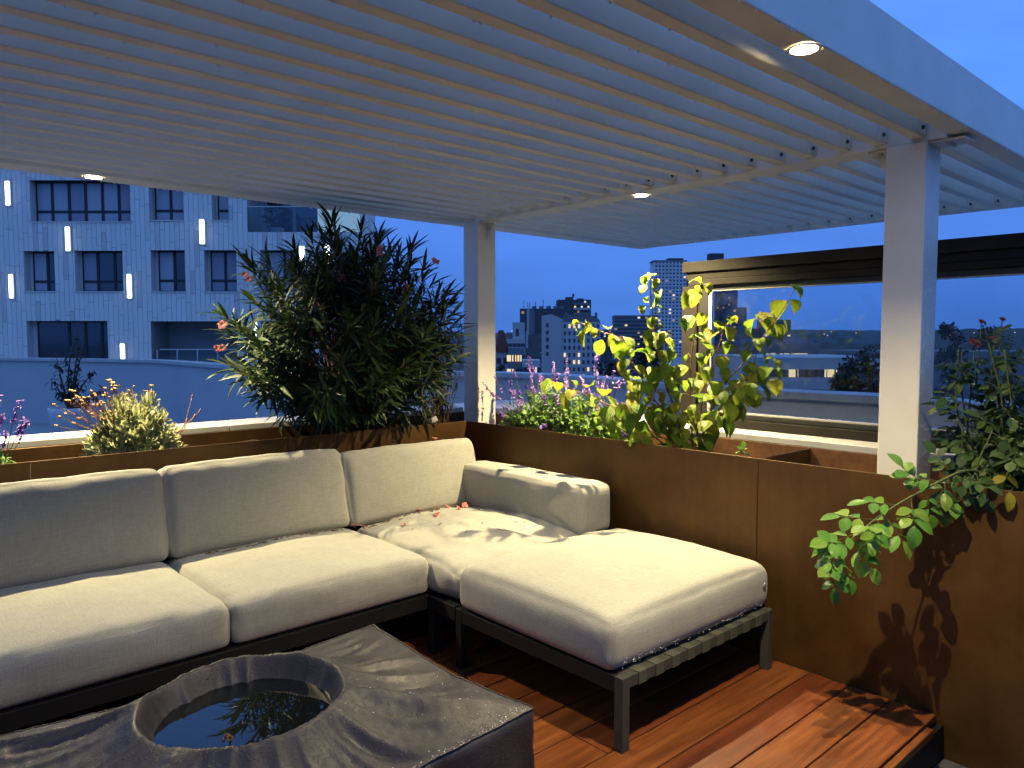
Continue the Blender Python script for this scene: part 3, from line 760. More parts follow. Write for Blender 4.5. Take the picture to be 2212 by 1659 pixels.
for q in range(1, rows+1):
    t = q/rows; cur = []
    for s_, idx in enumerate(per_i):
        x, y, z = vs[idx]
        cx, cy = x-(tx0+tx1)/2, y-(ty0+ty1)/2
        ox = (1 if x > tx1-1e-6 else -1 if x < tx0+1e-6 else 0); oy = (1 if y > ty1-1e-6 else -1 if y < ty0+1e-6 else 0)
        wv = .006*min(1, t*2.5)+.014*t*sin(s_*.16)+.014*t*mnoise.noise(Vector((x*6+t*2, y*6, 4)))+.012*mnoise.noise(Vector((x*14,y*14,t*6)))*min(1,t*3)
        if ox and oy: wv *= .55
        cur.append(len(vs)); vs.append((x+ox*wv, y+oy*wv, z*(1-t)+.012*t))
    for s_ in range(npz):
        s2 = (s_+1) % npz; fs.append((prev[s_], cur[s_], cur[s2], prev[s2]))
    prev = cur
MB().add(vs, fs).build('cover', M_COVER, tab, smooth=True)
# welted seam round the top edge
seam = [Vector(vs[i]) + Vector((0,0,.001)) for i in per_i]
MB().tube(seam + [seam[0]], .0024, 5, cap=False).build('welt', M_COVER, tab, smooth=True)
mb = MB()
for _ in range(300):
    if random.random() < .45: x = rnd(.75, tx1-.01); y = ty0 + abs(random.gauss(0, .012)) + .004
    else:
        a = rnd(-1.1, 1.3); q = rr*.62 + rnd(-.004,.006); x = tc_x+q*cos(a); y = tc_y+q*sin(a)
        if random.random() < .55: x = rnd(.9, tx1-.02); y = rnd(ty0+.01, 1.9)
    r = rnd(.0010, .0024); z = top_z(x, y)
    mb.add([(x+v[0]*r, y+v[1]*r, z+v[2]*r*.7) for v in ico], icf)
mb.build('rain_beads', M_DROP, tab, smooth=True)['kind'] = 'stuff'
pud = MB(); pv = [(tc_x, tc_y, .386)]
for k in range(64): a = 2*pi*k/64; pv.append((tc_x+.25*cos(a), tc_y+.25*sin(a), .386))
pv2 = [(v[0], v[1], v[2]-.05) for v in pv]
pud.add(pv+pv2, [(0, 1+k, 1+(k+1)%64) for k in range(64)] + [(1+k, 66+k, 66+(k+1)%64, 1+(k+1)%64) for k in range(64)])
po = pud.build('rain_puddle', M_WATER); tag(po, 'dark rain puddle reflecting blue sky in the sunken cover', 'puddle')


# ================================================================== PLANTS
def leaf_set(base, L, Wd, m, n=4, **kw):
    out = []
    for k in range(n):
        a = dict(kw); a['fold'] = kw.get('fold', .2)*rnd(.5, 1.6); a['curl'] = kw.get('curl', .25)*rnd(.4, 1.7); a['twist'] = rnd(-1, 1)*kw.get('twist', .3)
        out.append(leaf_mesh(base, L*rnd(.88, 1.12), Wd*rnd(.85, 1.15), m, **a))
    return out
UP = Vector((0,0,1))

# ---- oleander
ole = empty('oleander_bush', 'tall dark oleander bush with narrow leaves and pink flowers behind the sofa', 'bush', (2.30, 3.98, .80))
OL = leaf_set('oleander_leaf', .150, .0215, L_OLE, 5, tip=.9, fold=.35, curl=.22, ny=5, belly=.45, twist=.4)
lines, items, tips = [], [], []
cen = Vector((2.20, 3.84, 1.40)); rad = Vector((.74, .43, .68))
for k in range(235):
    for _ in range(30):
        v = rvec(); rr_ = rnd(.40, 1.0)**.5
        tip = Vector((cen.x + v.x*rad.x*rr_, cen.y + v.y*rad.y*rr_, cen.z + v.z*rad.z*rr_))
        if tip.z > .93 and not (tip.y < 3.68 and tip.z < 1.0): break
    b0 = Vector((2.30 + rnd(-.16,.16), 3.99 + rnd(-.08,.08), .80))
    mid = b0.lerp(tip, .5) + Vector((0, 0, .10)) + rvec()*.04
    pts = spline([b0, mid, tip], 8); lines.append((pts, .008, .0025))
    Lg = (tip-b0).length; axis_end = (pts[-1]-pts[-3]).normalized()
    nn = int(8 + Lg*5); tips.append((tip, axis_end))
    for q in range(nn):
        t = 1 - (q/nn)*min(.8, .42/Lg); f = t*(len(pts)-1); i0 = min(int(f), len(pts)-2)
        p = pts[i0].lerp(pts[i0+1], f-i0); ax = (pts[i0+1]-pts[i0]).normalized()
        s1 = ax.orthogonal().normalized(); s2 = ax.cross(s1); ph = q*1.05 + k
        for w in range(3):
            a = ph + w*2*pi/3; out = s1*cos(a)+s2*sin(a)
            op = (.35 if q < 2 else .75 + .35*random.random()); d = ax*cos(op) + out*sin(op) + Vector((0,0,-.10*random.random()))
            items.append((random.choice(OL), basis(p, d, ax*.7+UP*.6+rvec()*.25, rnd(.50, 1.12))))
stems(ole, lines, M_STEM_B, 'stem')
foliage(ole, items, L_OLE, 300)
PET = leaf_mesh('petal', .024, .017, F_PINK, tip=.5, fold=.1, curl=.5, ny=3, belly=.6)
def blossom(loc, ax, s=1.0, m=PET, n=5, op=1.1):
    its = []; ax = Vector(ax).normalized(); s1 = ax.orthogonal().normalized(); s2 = ax.cross(s1)
    for k in range(n):
        a = k*2*pi/n + rnd(-.2,.2); o = s1*cos(a)+s2*sin(a)
        its.append((m, basis(loc, ax*cos(op)+o*sin(op), ax, s*rnd(.85,1.1))))
    return its
fl_px = [(530,600),(484,700),(476,757),(820,540),(940,560),(735,600),(690,665),(880,620)]
off = Matrix.Translation(-Vector(ole.location))
for (x, y) in fl_px:
    p = hit(x, y, 1, rnd(3.52, 3.72)); its = []
    for q in range(random.choice((1,2,3))): its += blossom(p + rvec()*.018, (-.5,-.7,.3+rnd(-.3,.3)), rnd(.8,1.2))
    joined('blossom', [(m, off @ M) for m, M in its], F_PINK, ole, None)

# ---- thin dry shrub between the oleander and the post
dry = empty('dry_shrub', 'thin brownish shrub between the oleander and the corner post', 'shrub', (2.98, 4.06, .80))
DL = leaf_set('narrow_leaf', .075, .010, L_DRY, 3, tip=.9, fold=.2, curl=.5)
DT = leaf_set('green_leaf', .055, .020, L_DARK, 3, tip=.9, fold=.2, curl=.4)
lines, items, itemsT = [], [], []
for k in range(34):
    b0 = Vector((2.98+rnd(-.10,.10), 4.06+rnd(-.08,.08), .80)); tip = Vector((2.99+rnd(-.25,.22), 4.06+rnd(-.14,.10), rnd(1.15, 1.80)))
    pts = spline([b0, b0.lerp(tip,.5)+rvec()*.05, tip], 8); lines.append((pts, .003, .0012))
    for q in range(22):
        f = rnd(.15,1)*(len(pts)-1); i0 = min(int(f), len(pts)-2); p = pts[i0].lerp(pts[i0+1], f-i0)
        d = rvec()*.8+Vector((0,0,-.35))
        if p.z > 1.55: itemsT.append((random.choice(DT), basis(p, d, UP+rvec()*.4, rnd(.7,1.2))))
        else: items.append((random.choice(DL), basis(p, d, UP+rvec()*.4, rnd(.7,1.2))))
stems(dry, lines, M_STEM_B); foliage(dry, items, L_DRY, 0); foliage(dry, itemsT, L_DARK, 40, rest='top_foliage')

# ---- silver santolina with dried flower stalks
san = empty('santolina', 'silvery green cushion shrub with dry brown flower stalks in the back planter', 'shrub', (1.08, 3.98, .80))
SL = leaf_set('silver_sprig', .046, .013, L_SANT, 3, tip=.5, fold=.6, curl=.15, ny=3, belly=.5)
lines, items = [], []
for k in range(230):
    v = rvec(); v.z = abs(v.z)
    tip = Vector((1.10+v.x*.19+rnd(-.02,.02), 3.97+v.y*.14, .82+v.z*.30*rnd(.75,1.05)))
    if tip.x > 1.22: tip.z -= .02
    b0 = Vector((1.09+v.x*.05, 3.98+v.y*.05, .80)); pts = spline([b0, b0.lerp(tip,.5)+Vector((v.x*.03, v.y*.03, 0)), tip], 6); lines.append((pts, .0022, .0012))
    for q in range(16):
        f = rnd(.35,1)*(len(pts)-1); i0 = min(int(f), len(pts)-2); p = pts[i0].lerp(pts[i0+1], f-i0); ax = (pts[i0+1]-pts[i0]).normalized()
        items.append((random.choice(SL), basis(p, ax*.9+rvec()*.75, rvec(), rnd(.6,1.1))))
    items.append((SL[0], basis(tip, (tip-b0)+rvec()*.02, rvec(), 1)))
stems(san, lines, M_STEM_B); foliage(san, items, L_SANT, 0)
lines = []; heads = MB(); o0 = Vector(san.location)
for k in range(46):
    x = rnd(.74, 1.04); z = 1.0 + rnd(-.06,.13) + (x-.74)*.35; tip = Vector((x, 3.93+rnd(-.08,.08), z)); b0 = Vector((1.02+rnd(-.05,.03), 3.97, .84))
    lines.append((spline([b0, b0.lerp(tip,.5)+Vector((.015,0,.03)), tip], 5), .0016, .0011))
    r = rnd(.008,.012); heads.lathe([(0,-r*.4),(r*.8,-r*.2),(r,r*.15),(r*.6,r*.5),(0,r*.6)], tip-o0, 7)
for k in range(16):
    tip = Vector((rnd(1.0,1.22), 3.96+rnd(-.05,.1), 1.13+rnd(-.03,.05))); b0 = Vector((1.09, 3.98, .95)); lines.append((spline([b0, b0.lerp(tip,.5), tip], 4), .0014, .001))
    r = rnd(.007,.010); heads.lathe([(0,-r*.4),(r*.8,-r*.2),(r,r*.15),(r*.6,r*.5),(0,r*.6)], tip-o0, 7)
for (x1, z1) in ((1.36, 1.10),(1.40,1.03),(1.37,1.0),(1.33,.98)):
    tip = Vector((x1+.02, 3.98, z1)); b0 = Vector((1.26+rnd(-.02,.02), 3.97, .84)); lines.append((spline([b0, b0.lerp(tip,.5)+rvec()*.015, tip],5), .002, .0016))
    heads.lathe([(0,-.012),(.005,-.004),(.004,.006),(0,.012)], tip-o0, 6)
stems(san, lines, M_STEM_DRY, 'flower_stalks'); h_ = heads.build('dry_flower_heads', F_BUTTON, san, smooth=True); h_['kind'] = 'stuff'
stems(san, [(spline([(1.02,3.90,.84),(.93,3.86,.90),(.90,3.85,1.0)],6), .003, .0018)], M_STEM_G, 'bent_stalk')

# ---- flowering sage: dense small leaves and purple spikes
def sage(name, label, base, leafcen, leafrad, nleaf, spikes, singles, seed, group=None):
    random.seed(seed)
    t = empty(name, label, 'plant', base, group=group)
    LS = leaf_set('sage_leaf', .038, .0155, L_SAL, 4, tip=.8, fold=.25, curl=.35, ny=4)
    PE = leaf_mesh('sage_petal', .018, .012, F_PURP, tip=.5, fold=.3, curl=.4, ny=3, belly=.6)
    items, lines, pet = [], [], []
    for k in range(nleaf // 9):
        v = rvec(); v.z = abs(v.z)*.9+.05; q = rnd(.5,1)**.5
        tip = Vector((leafcen[0]+v.x*leafrad[0]*q, leafcen[1]+v.y*leafrad[1]*q, leafcen[2]+v.z*leafrad[2]*q))
        b0 = Vector(base)+Vector((v.x*leafrad[0]*.4, v.y*leafrad[1]*.5, 0)); pts = spline([b0, b0.lerp(tip,.55)+UP*.015, tip], 5); lines.append((pts, .0018, .001))
        for j in range(9):
            f = rnd(.45,1)*(len(pts)-1); i0 = min(int(f), len(pts)-2); p = pts[i0].lerp(pts[i0+1], f-i0); ax = (pts[i0+1]-pts[i0]).normalized()
            items.append((random.choice(LS), basis(p, ax*.55+rvec()*.8+UP*.15, UP*.8+rvec()*.5, rnd(.6,1.15))))
    stems(t, lines, M_STEM_G)
    foliage(t, items, L_SAL, singles)
    off = Matrix.Translation(-Vector(base)); o0 = Vector(base)
    for (b0, tip, dens) in spikes:
        b0 = Vector(b0); tip = Vector(tip); pts = spline([b0, b0.lerp(tip,.55)+rvec()*.02, tip], 7)
        st = MB().tube([p-o0 for p in pts], [.0017-.0009*i/(len(pts)-1) for i in range(len(pts))], 5).build('flower_spike', M_STEM_G if dens > .4 else M_STEM_R, t, smooth=True)
        pet = []
        Ls = (tip-b0).length
        for q in range(int(7 + dens*11)):
            f = (1-rnd(0, .45 if Ls > .2 else .7))*(len(pts)-1); i0 = min(int(f), len(pts)-2); p = pts[i0].lerp(pts[i0+1], f-i0)
            for w in range(random.choice((2,3,4))): pet.append((PE, off @ basis(p, rvec()+Vector((0,0,-.15)), UP+rvec()*.4, rnd(.6,1.15))))
        joined('petals', pet, F_PURP, st, None)
    return t
def pxx(x, y, xx): return hit(x, y, 0, xx)
sp = []
for (bx, by, tx, ty, d, xx) in [(1100,880,1042,825,.3,3.18),(1110,890,1060,850,.3,3.15),(1120,900,1085,880,.5,3.14),(1110,880,1068,812,.3,3.24),(1130,880,1110,800,.6,3.3),(1150,870,1140,785,.8,3.3),(1160,860,1143,770,.7,3.36),
     (1190,870,1195,780,.9,3.25),(1195,860,1197,800,.9,3.3),(1230,850,1225,770,.6,3.3),(1240,860,1222,798,.4,3.22),(1290,850,1290,752,1.0,3.25),(1290,860,1285,790,.8,3.32),(1275,870,1255,815,.8,3.3),(1300,870,1310,810,.8,3.25),
     (1310,880,1325,800,.4,3.3),(1320,880,1355,800,.3,3.35),(1320,890,1350,820,.6,3.3),(1330,900,1365,850,.9,3.28),(1320,910,1355,880,1.0,3.2),(1280,860,1270,830,.9,3.24),(1250,870,1245,830,.8,3.2),(1180,890,1160,840,.8,3.2),(1210,880,1200,850,.8,3.15),
     (1150,900,1120,868,.8,3.12),(1100,910,1078,890,.6,3.1),(1180,920,1165,925,.9,3.05),(1340,920,1350,940,.8,3.1),(1130,900,1098,838,.5,3.26),(1160,900,1130,820,.5,3.28)]:
    sp.append((pxx(bx,by,xx), pxx(tx,ty,xx+rnd(-.03,.03)), d))
random.seed(19)
for k in range(34):
    xx = rnd(3.10, 3.42); x_ = rnd(1090, 1370); y_ = rnd(800, 890) - (15 if x_ > 1220 else 0)
    sp.append((pxx(x_+rnd(-8,20), y_+75, xx), pxx(x_, y_, xx), rnd(.4,.9)))
sage('flowering_sage', 'bright green sage with purple flower spikes beside the corner post', (3.24, 3.12, .77), (3.25, 3.16, .82), (.20, .52, .31), 3600, sp, 300, 21)
sp = []
for k in range(12):
    b0 = Vector((.50+rnd(-.06,.05), 3.95+rnd(-.06,.06), .84)); sp.append((b0, b0+Vector((rnd(-.08,.10), rnd(-.05,.03), rnd(.14,.32))), 1.0))
sage('flowering_sage', 'purple flower spikes cut off by the left edge of the photo', (.50, 3.96, .80), (.48, 3.96, .80), (.14, .12, .10), 260, sp, 60, 22)

# ---- dogwood shrub
random.seed(5)
dog = empty('dogwood_shrub', 'leafy yellow-green dogwood shrub glowing under the cross beam downlight', 'shrub', (3.25, 2.24, .77))
DG = leaf_set('dogwood_leaf', .104, .078, L_DOG, 6, tip=.85, fold=.42, curl=.85, ny=6, belly=.42, twist=.35)
DGS = [leaf_mesh('dogwood_leaf', .066, .056, L_DOG, tip=.8, fold=.5, curl=1.1, ny=6, belly=.45, twist=.2), leaf_mesh('dogwood_leaf', .085, .05, L_DOG, tip=.8, fold=.6, curl=1.3, ny=6, belly=.45, twist=-.3)]
X0 = 3.25
main = [  # stems as (pixel path, x plane of the far end, leafy fraction, leaf spacing)
 ([(1492,968),(1455,880),(1425,780),(1412,690),(1406,640),(1404,598)], 3.22, .55, .034),
 ([(1488,968),(1430,890),(1375,800),(1350,740),(1300,716),(1250,696)], 2.87, .55, .036),
 ([(1500,968),(1490,860),(1495,760),(1508,680),(1514,612)], 3.30, .62, .036),
 ([(1505,968),(1545,860),(1610,780),(1665,705),(1700,655),(1716,625)], 3.34, .62, .050),
 ([(1505,968),(1550,890),(1610,850),(1650,815),(1672,780)], 3.24, .6, .036),
 ([(1480,968),(1420,905),(1330,880),(1260,850),(1190,822)], 2.93, .62, .046),
 ([(1486,968),(1440,950),(1400,945),(1372,950)], 3.03, .7, .030),
 ([(1495,968),(1470,900),(1440,840),(1430,770),(1440,720)], 3.18, .75, .030),
 ([(1498,968),(1515,880),(1540,800),(1560,720),(1575,690)], 3.28, .72, .030),
 ([(1488,968),(1445,900),(1395,850),(1370,820)], 3.14, .75, .028),
 ([(1488,968),(1450,920),(1400,880),(1365,870)], 3.10, .75, .032),
 ([(1500,968),(1530,900),(1560,860),(1590,830)], 3.16, .75, .030),
 ([(1500,968),(1520,930),(1540,905),(1560,900)], 3.12, .75, .030),
 ([(1490,968),(1470,930),(1450,900),(1430,890)], 3.10, .75, .030),
 ([(1480,968),(1380,920),(1320,905),(1290,900)], 3.10, .6, .034),
 ([(1505,968),(1590,850),(1630,780),(1640,690)], 3.32, .5, .05),
]
lines, items = [], []
for (pp, xe, lf, spc) in main:
    n = len(pp); ct = []
    for i, (x, y) in enumerate(pp): ct.append(hit(x, y, 0, X0 + (xe-X0)*i/(n-1)))
    ct[0].z = .765
    pts = spline(ct, 8); lines.append((pts, .0042, .0014))
    d = 0; Lt = sum((pts[i+1]-pts[i]).length for i in range(len(pts)-1)); nxt = Lt*(1-lf); odd = 0
    for i in range(len(pts)-1):
        sg = pts[i+1]-pts[i]
        while nxt <= d + sg.length:
            p = pts[i] + sg*((nxt-d)/max(sg.length,1e-6)); ax = sg.normalized(); s1 = ax.cross(Vector((0.3,.8,.2))).normalized(); s2 = ax.cross(s1); a = odd*pi/2 + rnd(-.4,.4)
            for sgn in (1,-1):
                if random.random() < .08: continue
                o = (s1*cos(a)+s2*sin(a))*sgn; st_ = p + o*rnd(.012,.045) + ax*rnd(-.01,.03)
                dr = ax*.15 + o*.75 + Vector((-.15,-.15,-rnd(.2,1.5))); me = random.choice(DG if random.random() < .8 else DGS)
                items.append((me, basis(st_, dr, UP*.8 + o*.5 + Vector((-.25,-.25,0)) + rvec()*.35, rnd(.68,1.08)))); lines.append(([p, st_], .0014, .001))
            odd += 1; nxt += spc*1.35*rnd(.55,1.5)
        d += sg.length
    for w in range(2):
        items.append((random.choice(DGS), basis(pts[-1], (pts[-1]-pts[-3]).normalized()*.5+rvec()*.6, UP+rvec()*.4, rnd(.7,1.0))))
items = [it for it in items if it[1].translation.x > 3.035 or it[1].translation.z > .86]
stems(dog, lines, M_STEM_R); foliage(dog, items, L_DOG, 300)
# small weed in the bare part of the planter
wd = empty('seedling', 'tiny lone green seedling poking over the planter edge right of the dogwood', 'plant', (3.12, 1.87, .78))
LS2 = leaf_set('leaf', .040, .022, L_SAL, 3, tip=.7, fold=.2, curl=.6)
stems(wd, [([(3.12,1.87,.775),(3.11,1.86,.83),(3.10,1.85,.888)], .002, .001)], M_STEM_G)
foliage(wd, [(random.choice(LS2), basis(Vector((3.10,1.85,.885))+rvec()*.012, rvec()+UP*.1, UP, rnd(.8,1.2))) for _ in range(12)], L_SAL, 40)

# ---- rose bush and its overhanging branch
random.seed(31)
ros = empty('rose_bush', 'dark green rose bush with red blooms whose branch hangs over the deck', 'bush', (3.24, .90, .765))
RL = leaf_set('rose_leaf', .052, .034, L_ROSE, 5, tip=.6, fold=.22, curl=.35, ny=5, belly=.45, twist=.2)
RY = leaf_set('rose_leaflet', .062, .040, L_ROSEY, 5, tip=.6, fold=.2, curl=.35, ny=5, belly=.45, twist=.2)
def compound(p, d, n, meshes, s=1.0):
    """a rose leaf: stalk with five leaflets"""
    d = Vector(d).normalized(); n = Vector(n).normalized(); side = d.cross(n).normalized(); out = []
    st = p + d*.10*s; line = ([p, p+d*.05*s, st], .0011, .0008)
    out.append((random.choice(meshes), basis(st, d+n*-.15, n+rvec()*.2, s*rnd(.95,1.15))))
    for k, f in enumerate((.45, .8)):
        for sg in (1,-1): out.append((random.choice(meshes), basis(p+d*.10*s*f+side*sg*.003, d*.45+side*sg+n*rnd(-.3,.1), n+rvec()*.25, s*(.85+.1*k)*rnd(.85,1.1))))
    return line, out
lines, items = [], []
bpos = Vector((3.24,.88,.765))
for k in range(40):
    tip = hit(rnd(2068, 2330), rnd(690, 1020), 0, 3.24+rnd(-.16,.18)); pts = spline([bpos+rvec()*.05, bpos.lerp(tip,.5)+rvec()*.06, tip], 8); lines.append((pts, .006, .0022))
    for q in range(7):
        f = rnd(.35,1)*(len(pts)-1); i0 = min(int(f), len(pts)-2); p = pts[i0].lerp(pts[i0+1], f-i0); d = rvec()+Vector((-.1,-.1,-.1))
        l, o_ = compound(p, d, UP+rvec()*.5+Vector((-.3,-.3,0)), RL, rnd(.75,1.1)); lines.append(l); items += o_
for (x, y, xx) in ((2060,868,3.2),(2040,880,3.2),(2080,900,3.22),(2062,955,3.2),(2050,1000,3.2)):
    p = hit(x+40, y+10, 0, xx); l, o_ = compound(p, hit(x,y,0,xx)-p, UP+Vector((-.4,-.4,0)), RL, 1.0); lines.append(l); items += o_
stems(ros, lines, M_STEM_G)
foliage(ros, items, L_ROSE, 300)
off = Matrix.Translation(-Vector(ros.location)); RP = leaf_mesh('rose_petal', .030, .030, F_RED, tip=.4, fold=.4, curl=.7, ny=3, belly=.6)
for (x, y, s) in ((2106,742,1.0),(2148,735,.7),(2120,695,.55),(2165,690,.5)):
    p = hit(x, y, 0, 3.22); its = blossom(p, (-.3,-.5,.8), s, RP, 6, 1.0)+blossom(p, (-.3,-.5,.8), s*.75, RP, 5, .5); joined('rose_bloom', [(m, off@M) for m, M in its], F_RED, ros, None)
    stems(ros, [([p, p+Vector((.03,.02,-.25))], .002, .0035)], M_STEM_G)
YL = leaf_set('yellow_leaf', .06, .04, L_YELLOW, 2, tip=.6, fold=.2, curl=.3)
p = hit(2170, 1005, 0, 3.06); l, its = compound(p, (-.35,-.2,-.5), (-.5,-.5,.6), YL, 1.05)
for m, M in its[:3]: link('leaf', m, ros, off @ M)
# the branch: measured points in metres
br = [Vector(v) for v in ((3.16,.86,.90),(3.02,.90,.925),(2.93,.94,.90),(2.83,1.00,.850),(2.72,1.05,.800),(2.62,1.09,.745),(2.54,1.12,.690),(2.50,1.13,.630))]
pts = spline(br, 6); lines = [(pts, .0048, .0018)]; items = []
Lp = len(pts)
spec_leaves = [(4,(-.4,-.2,-.5)),(6,(-.1,-.5,-.6)),(8,(-.5,.3,-.3)),(9,(.1,-.3,-.8)),(12,(-.2,-.2,-.9)),(13,(-.5,.5,.0)),(16,(.1,-.3,-.8)),(19,(-.3,-.3,-.7)),(23,(.0,.3,-.7)),(26,(-.4,-.2,-.5)),(30,(-.3,-.4,.2)),(10,(-.3,.6,.6)),(10,(.0,-.6,-.3)),(14,(.5,-.2,-.6)),(17,(-.2,.4,.35)),(20,(.35,-.15,-.75)),(22,(-.3,.35,.1)),(25,(.15,-.4,-.7)),(27,(-.3,.5,.2)),(29,(.2,-.2,-.8)),(31,(-.5,.35,.0)),(33,(.25,-.3,-.7)),(35,(-.4,.2,.2)),(36,(.1,.5,-.3)),(38,(-.5,.1,-.2)),(39,(.2,-.3,-.7)),(41,(-.2,.1,-.6)),(41,(-.6,-.1,-.2))]
for i0, d in spec_leaves:
    i0 = min(i0, Lp-1); l, o_ = compound(pts[i0], Vector(d)+rvec()*.2, Vector((-.45,-.25,.9))+rvec()*.25, RY if i0 > 12 else RL, rnd(.92,1.15) if i0 < 36 else .8); lines.append(l); items += o_
bro = stems(ros, lines, M_STEM_G, 'overhanging_branch')
foliage(ros, items, L_ROSEY, 300, name='leaf')

# ---- fallen blossoms and leaf litter on the sofa
fl = [(1005,1096,.452),(1037,1090,.45),(990,1108,.45),(944,1103,.45),(943,1120,.45),(875,1140,.44),(770,1133,.43),(640,1148,.43),(600,1160,.43),(1152,1105,.46),(905,1105,.455),(925,1098,.45),(785,1142,.44),(768,1140,.44),(1012,1088,.45),(965,1100,.45),(520,1170,.44),(1045,1084,.45)]
def bake(meitems, name, m):
    return meitems
for i, (x, y, z) in enumerate(fl):
    p = hit(x, y, 2, z); t = empty('fallen_blossom', 'withered pink oleander blossom dropped on the sofa seat', 'flower', (p.x, p.y, p.z), group='fallen pink blossoms on the sofa')
    its = blossom(Vector((0,0,.004)), (rnd(-.5,.5), rnd(-.5,.5), 1), rnd(.8,1.25), PET, 5, rnd(.9,1.4))
    joined('petals', its, F_PINK, t, None)
    MB().tube([(0,0,.004),(rnd(-.01,.01),rnd(-.01,.01),-.012)], [.002,.003], 5).build('calyx', M_STEM_DRY, t)
p = hit(941, 952, 1, 3.50)
t = empty('fallen_blossom', 'single pink blossom caught on top of the corner back cushion', 'flower', (p.x, p.y, p.z)); joined('petals', blossom(Vector((0,0,.005)), (0,0,1), 1.1, PET, 5, .6), F_PINK, t, None)

bpy.context.view_layer.update(); DG_ = bpy.context.evaluated_depsgraph_get()
def surf(x, y, z0=1.2):
    h = S.ray_cast(DG_, Vector((x, y, z0)), Vector((0,0,-1))); return h[1].z if h[0] else z0
for o in [o for o in S.objects if o.name.startswith('fallen_blossom') and o.location.z < .6]:
    o.location.z = surf(o.location.x, o.location.y, .62) + .004
lit = MB()
for k in range(170):
    x = rnd(1.97, 2.78) if k < 90 else rnd(1.2, 1.95); y = 3.36 - abs(random.gauss(0,.018)) - (.05*random.random() if k < 20 else 0); z = .452 if x > 1.96 else .44
    if k % 14 == 0: y = rnd(2.7, 3.3); x = rnd(2.0, 2.75); z = .472
    z = surf(x, y, .62) + .001; a = rnd(0, pi); L = rnd(.006,.016); w = rnd(.0015,.004); c_, s_ = cos(a), sin(a)
    lit.add([(x+c_*L-s_*w, y+s_*L+c_*w, z+.004), (x-c_*L-s_*w, y-s_*L+c_*w, z+.003), (x-c_*L+s_*w, y-s_*L-c_*w, z), (x+c_*L+s_*w, y+s_*L-c_*w, z+.001)], [(0,1,2,3)])
lo = lit.build('leaf_litter', M_STEM_B); tag(lo, 'scattered dry bits of leaf litter along the seat backs', 'litter', kind='stuff')
# ---- pebbles, spike lamp and litter in the back planter
for i, (x, y, s) in enumerate(((570,945,.024),(556,950,.013),(600,944,.012),(527,952,.012))):
    p = hit(x, y, 1, 3.90); mb = MB(); prof = [(0,-.5),(.55,-.42),(.9,-.12),(1,.12),(.8,.4),(.45,.55),(0,.6)]
    mb.lathe([(r*s, z*s*.8) for r, z in prof], (0,0,0), 12); o = mb.build('pebble', M_COPING, None, smooth=True); o.location = (p.x, p.y, .83+s*.2); o.rotation_euler = (rnd(-.3,.3), rnd(-.3,.3), rnd(0,3))
    tag(o, ['largest white pebble on the soil left of the oleander base', 'small white pebble left of the largest one behind the sofa', 'small pale pebble right of the largest one near the oleander', 'leftmost small pale pebble in the back planter'][i], 'pebble', 'pebbles in the back planter')
p = hit(933, 911, 1, 4.02)
g = empty('garden_spotlight', 'small unlit white spike spotlight in the back planter near the corner post', 'garden light', (p.x, p.y, .80))
MB().tube([(0,0,0),(0,0,p.z-.80-.01)], .005, 8).build('spike', M_STEEL, g)
MB().tube([(-.025,.005,p.z-.80-.004),(.030,-.010,p.z-.80+.018)], [.020,.022], 12).build('head', M_COPING, g, smooth=True)

# ================================================================== NEIGHBOURING BUILDING (left)
def b_plank(nt, b):
    oi = N(nt, 'ShaderNodeObjectInfo'); ge = N(nt, 'ShaderNodeNewGeometry')
    ad = N(nt, 'ShaderNodeMath', operation='ADD'); nt.links.new(oi.outputs['Random'], ad.inputs[0]); nt.links.new(ge.outputs['Random Per Island'], ad.inputs[1])
    fr = N(nt, 'ShaderNodeMath', operation='FRACT'); nt.links.new(ad.outputs[0], fr.inputs[0])
    c = ramp(nt, fr.outputs[0], [(0, (.70,.66,.60)), (.93, (.76,.72,.655)), (.95, (.55,.525,.49)), (1, (.58,.55,.51))])
    n1 = noise_(nt, coords(nt, 'Object'), 1.3, 5); c = mixc(nt, .5, c, ramp(nt, n1, [(.3, (.8,.8,.8)), (.7, (1.05,1.05,1.05))]), 'MULTIPLY')
    nt.links.new(c, b.inputs['Base Color'])
M_PLANK = mat('pale_facade_panel', (.42,.42,.4), .75, build=b_plank)
M_JOINT = mat('facade_backing', (.30,.29,.28), .9)
M_WFRAME = mat('black_window_frame', (.014,.014,.016), .5)
M_REVEAL = mat('pale_window_reveal', (.55,.53,.5), .8)
def pane_mat(name, col, refl=.5):
    m = mat(name, col, .06, 0, 1.0); return m
M_PANE = pane_mat('dark_window_glass', (.035,.04,.05))
M_SKYPANE = mat('sky_painted_pane', (.36,.36,.40), .3)  # sky reflection painted into the pane colour
M_PANEL2 = mat('dim_sky_painted_pane', (.27,.25,.30), .2)  # dimmer pane tone, likewise painted for reflected sky
D_F = 32.0
nb = empty('neighbour_building', 'pale panelled apartment building with black windows and white light strips', 'building', (CAM.x+_wh.x*D_F, CAM.y+_wh.y*D_F, 0), YAW-radians(90))
def fz(x, y):
    p = at_depth(x, y, D_F) - CAM; return p.dot(_r), p.z + CAM.z
def Z1(x, y): return fz(x/1.3822/1.8228, (600+y/1.3822)/1.8228)
def zrect(x0, y0, x1, y1):
    a = Z1(x0, y0); c = Z1(x1, y1); return a[0], c[0], c[1], a[1]       # u0,u1,z0,z1
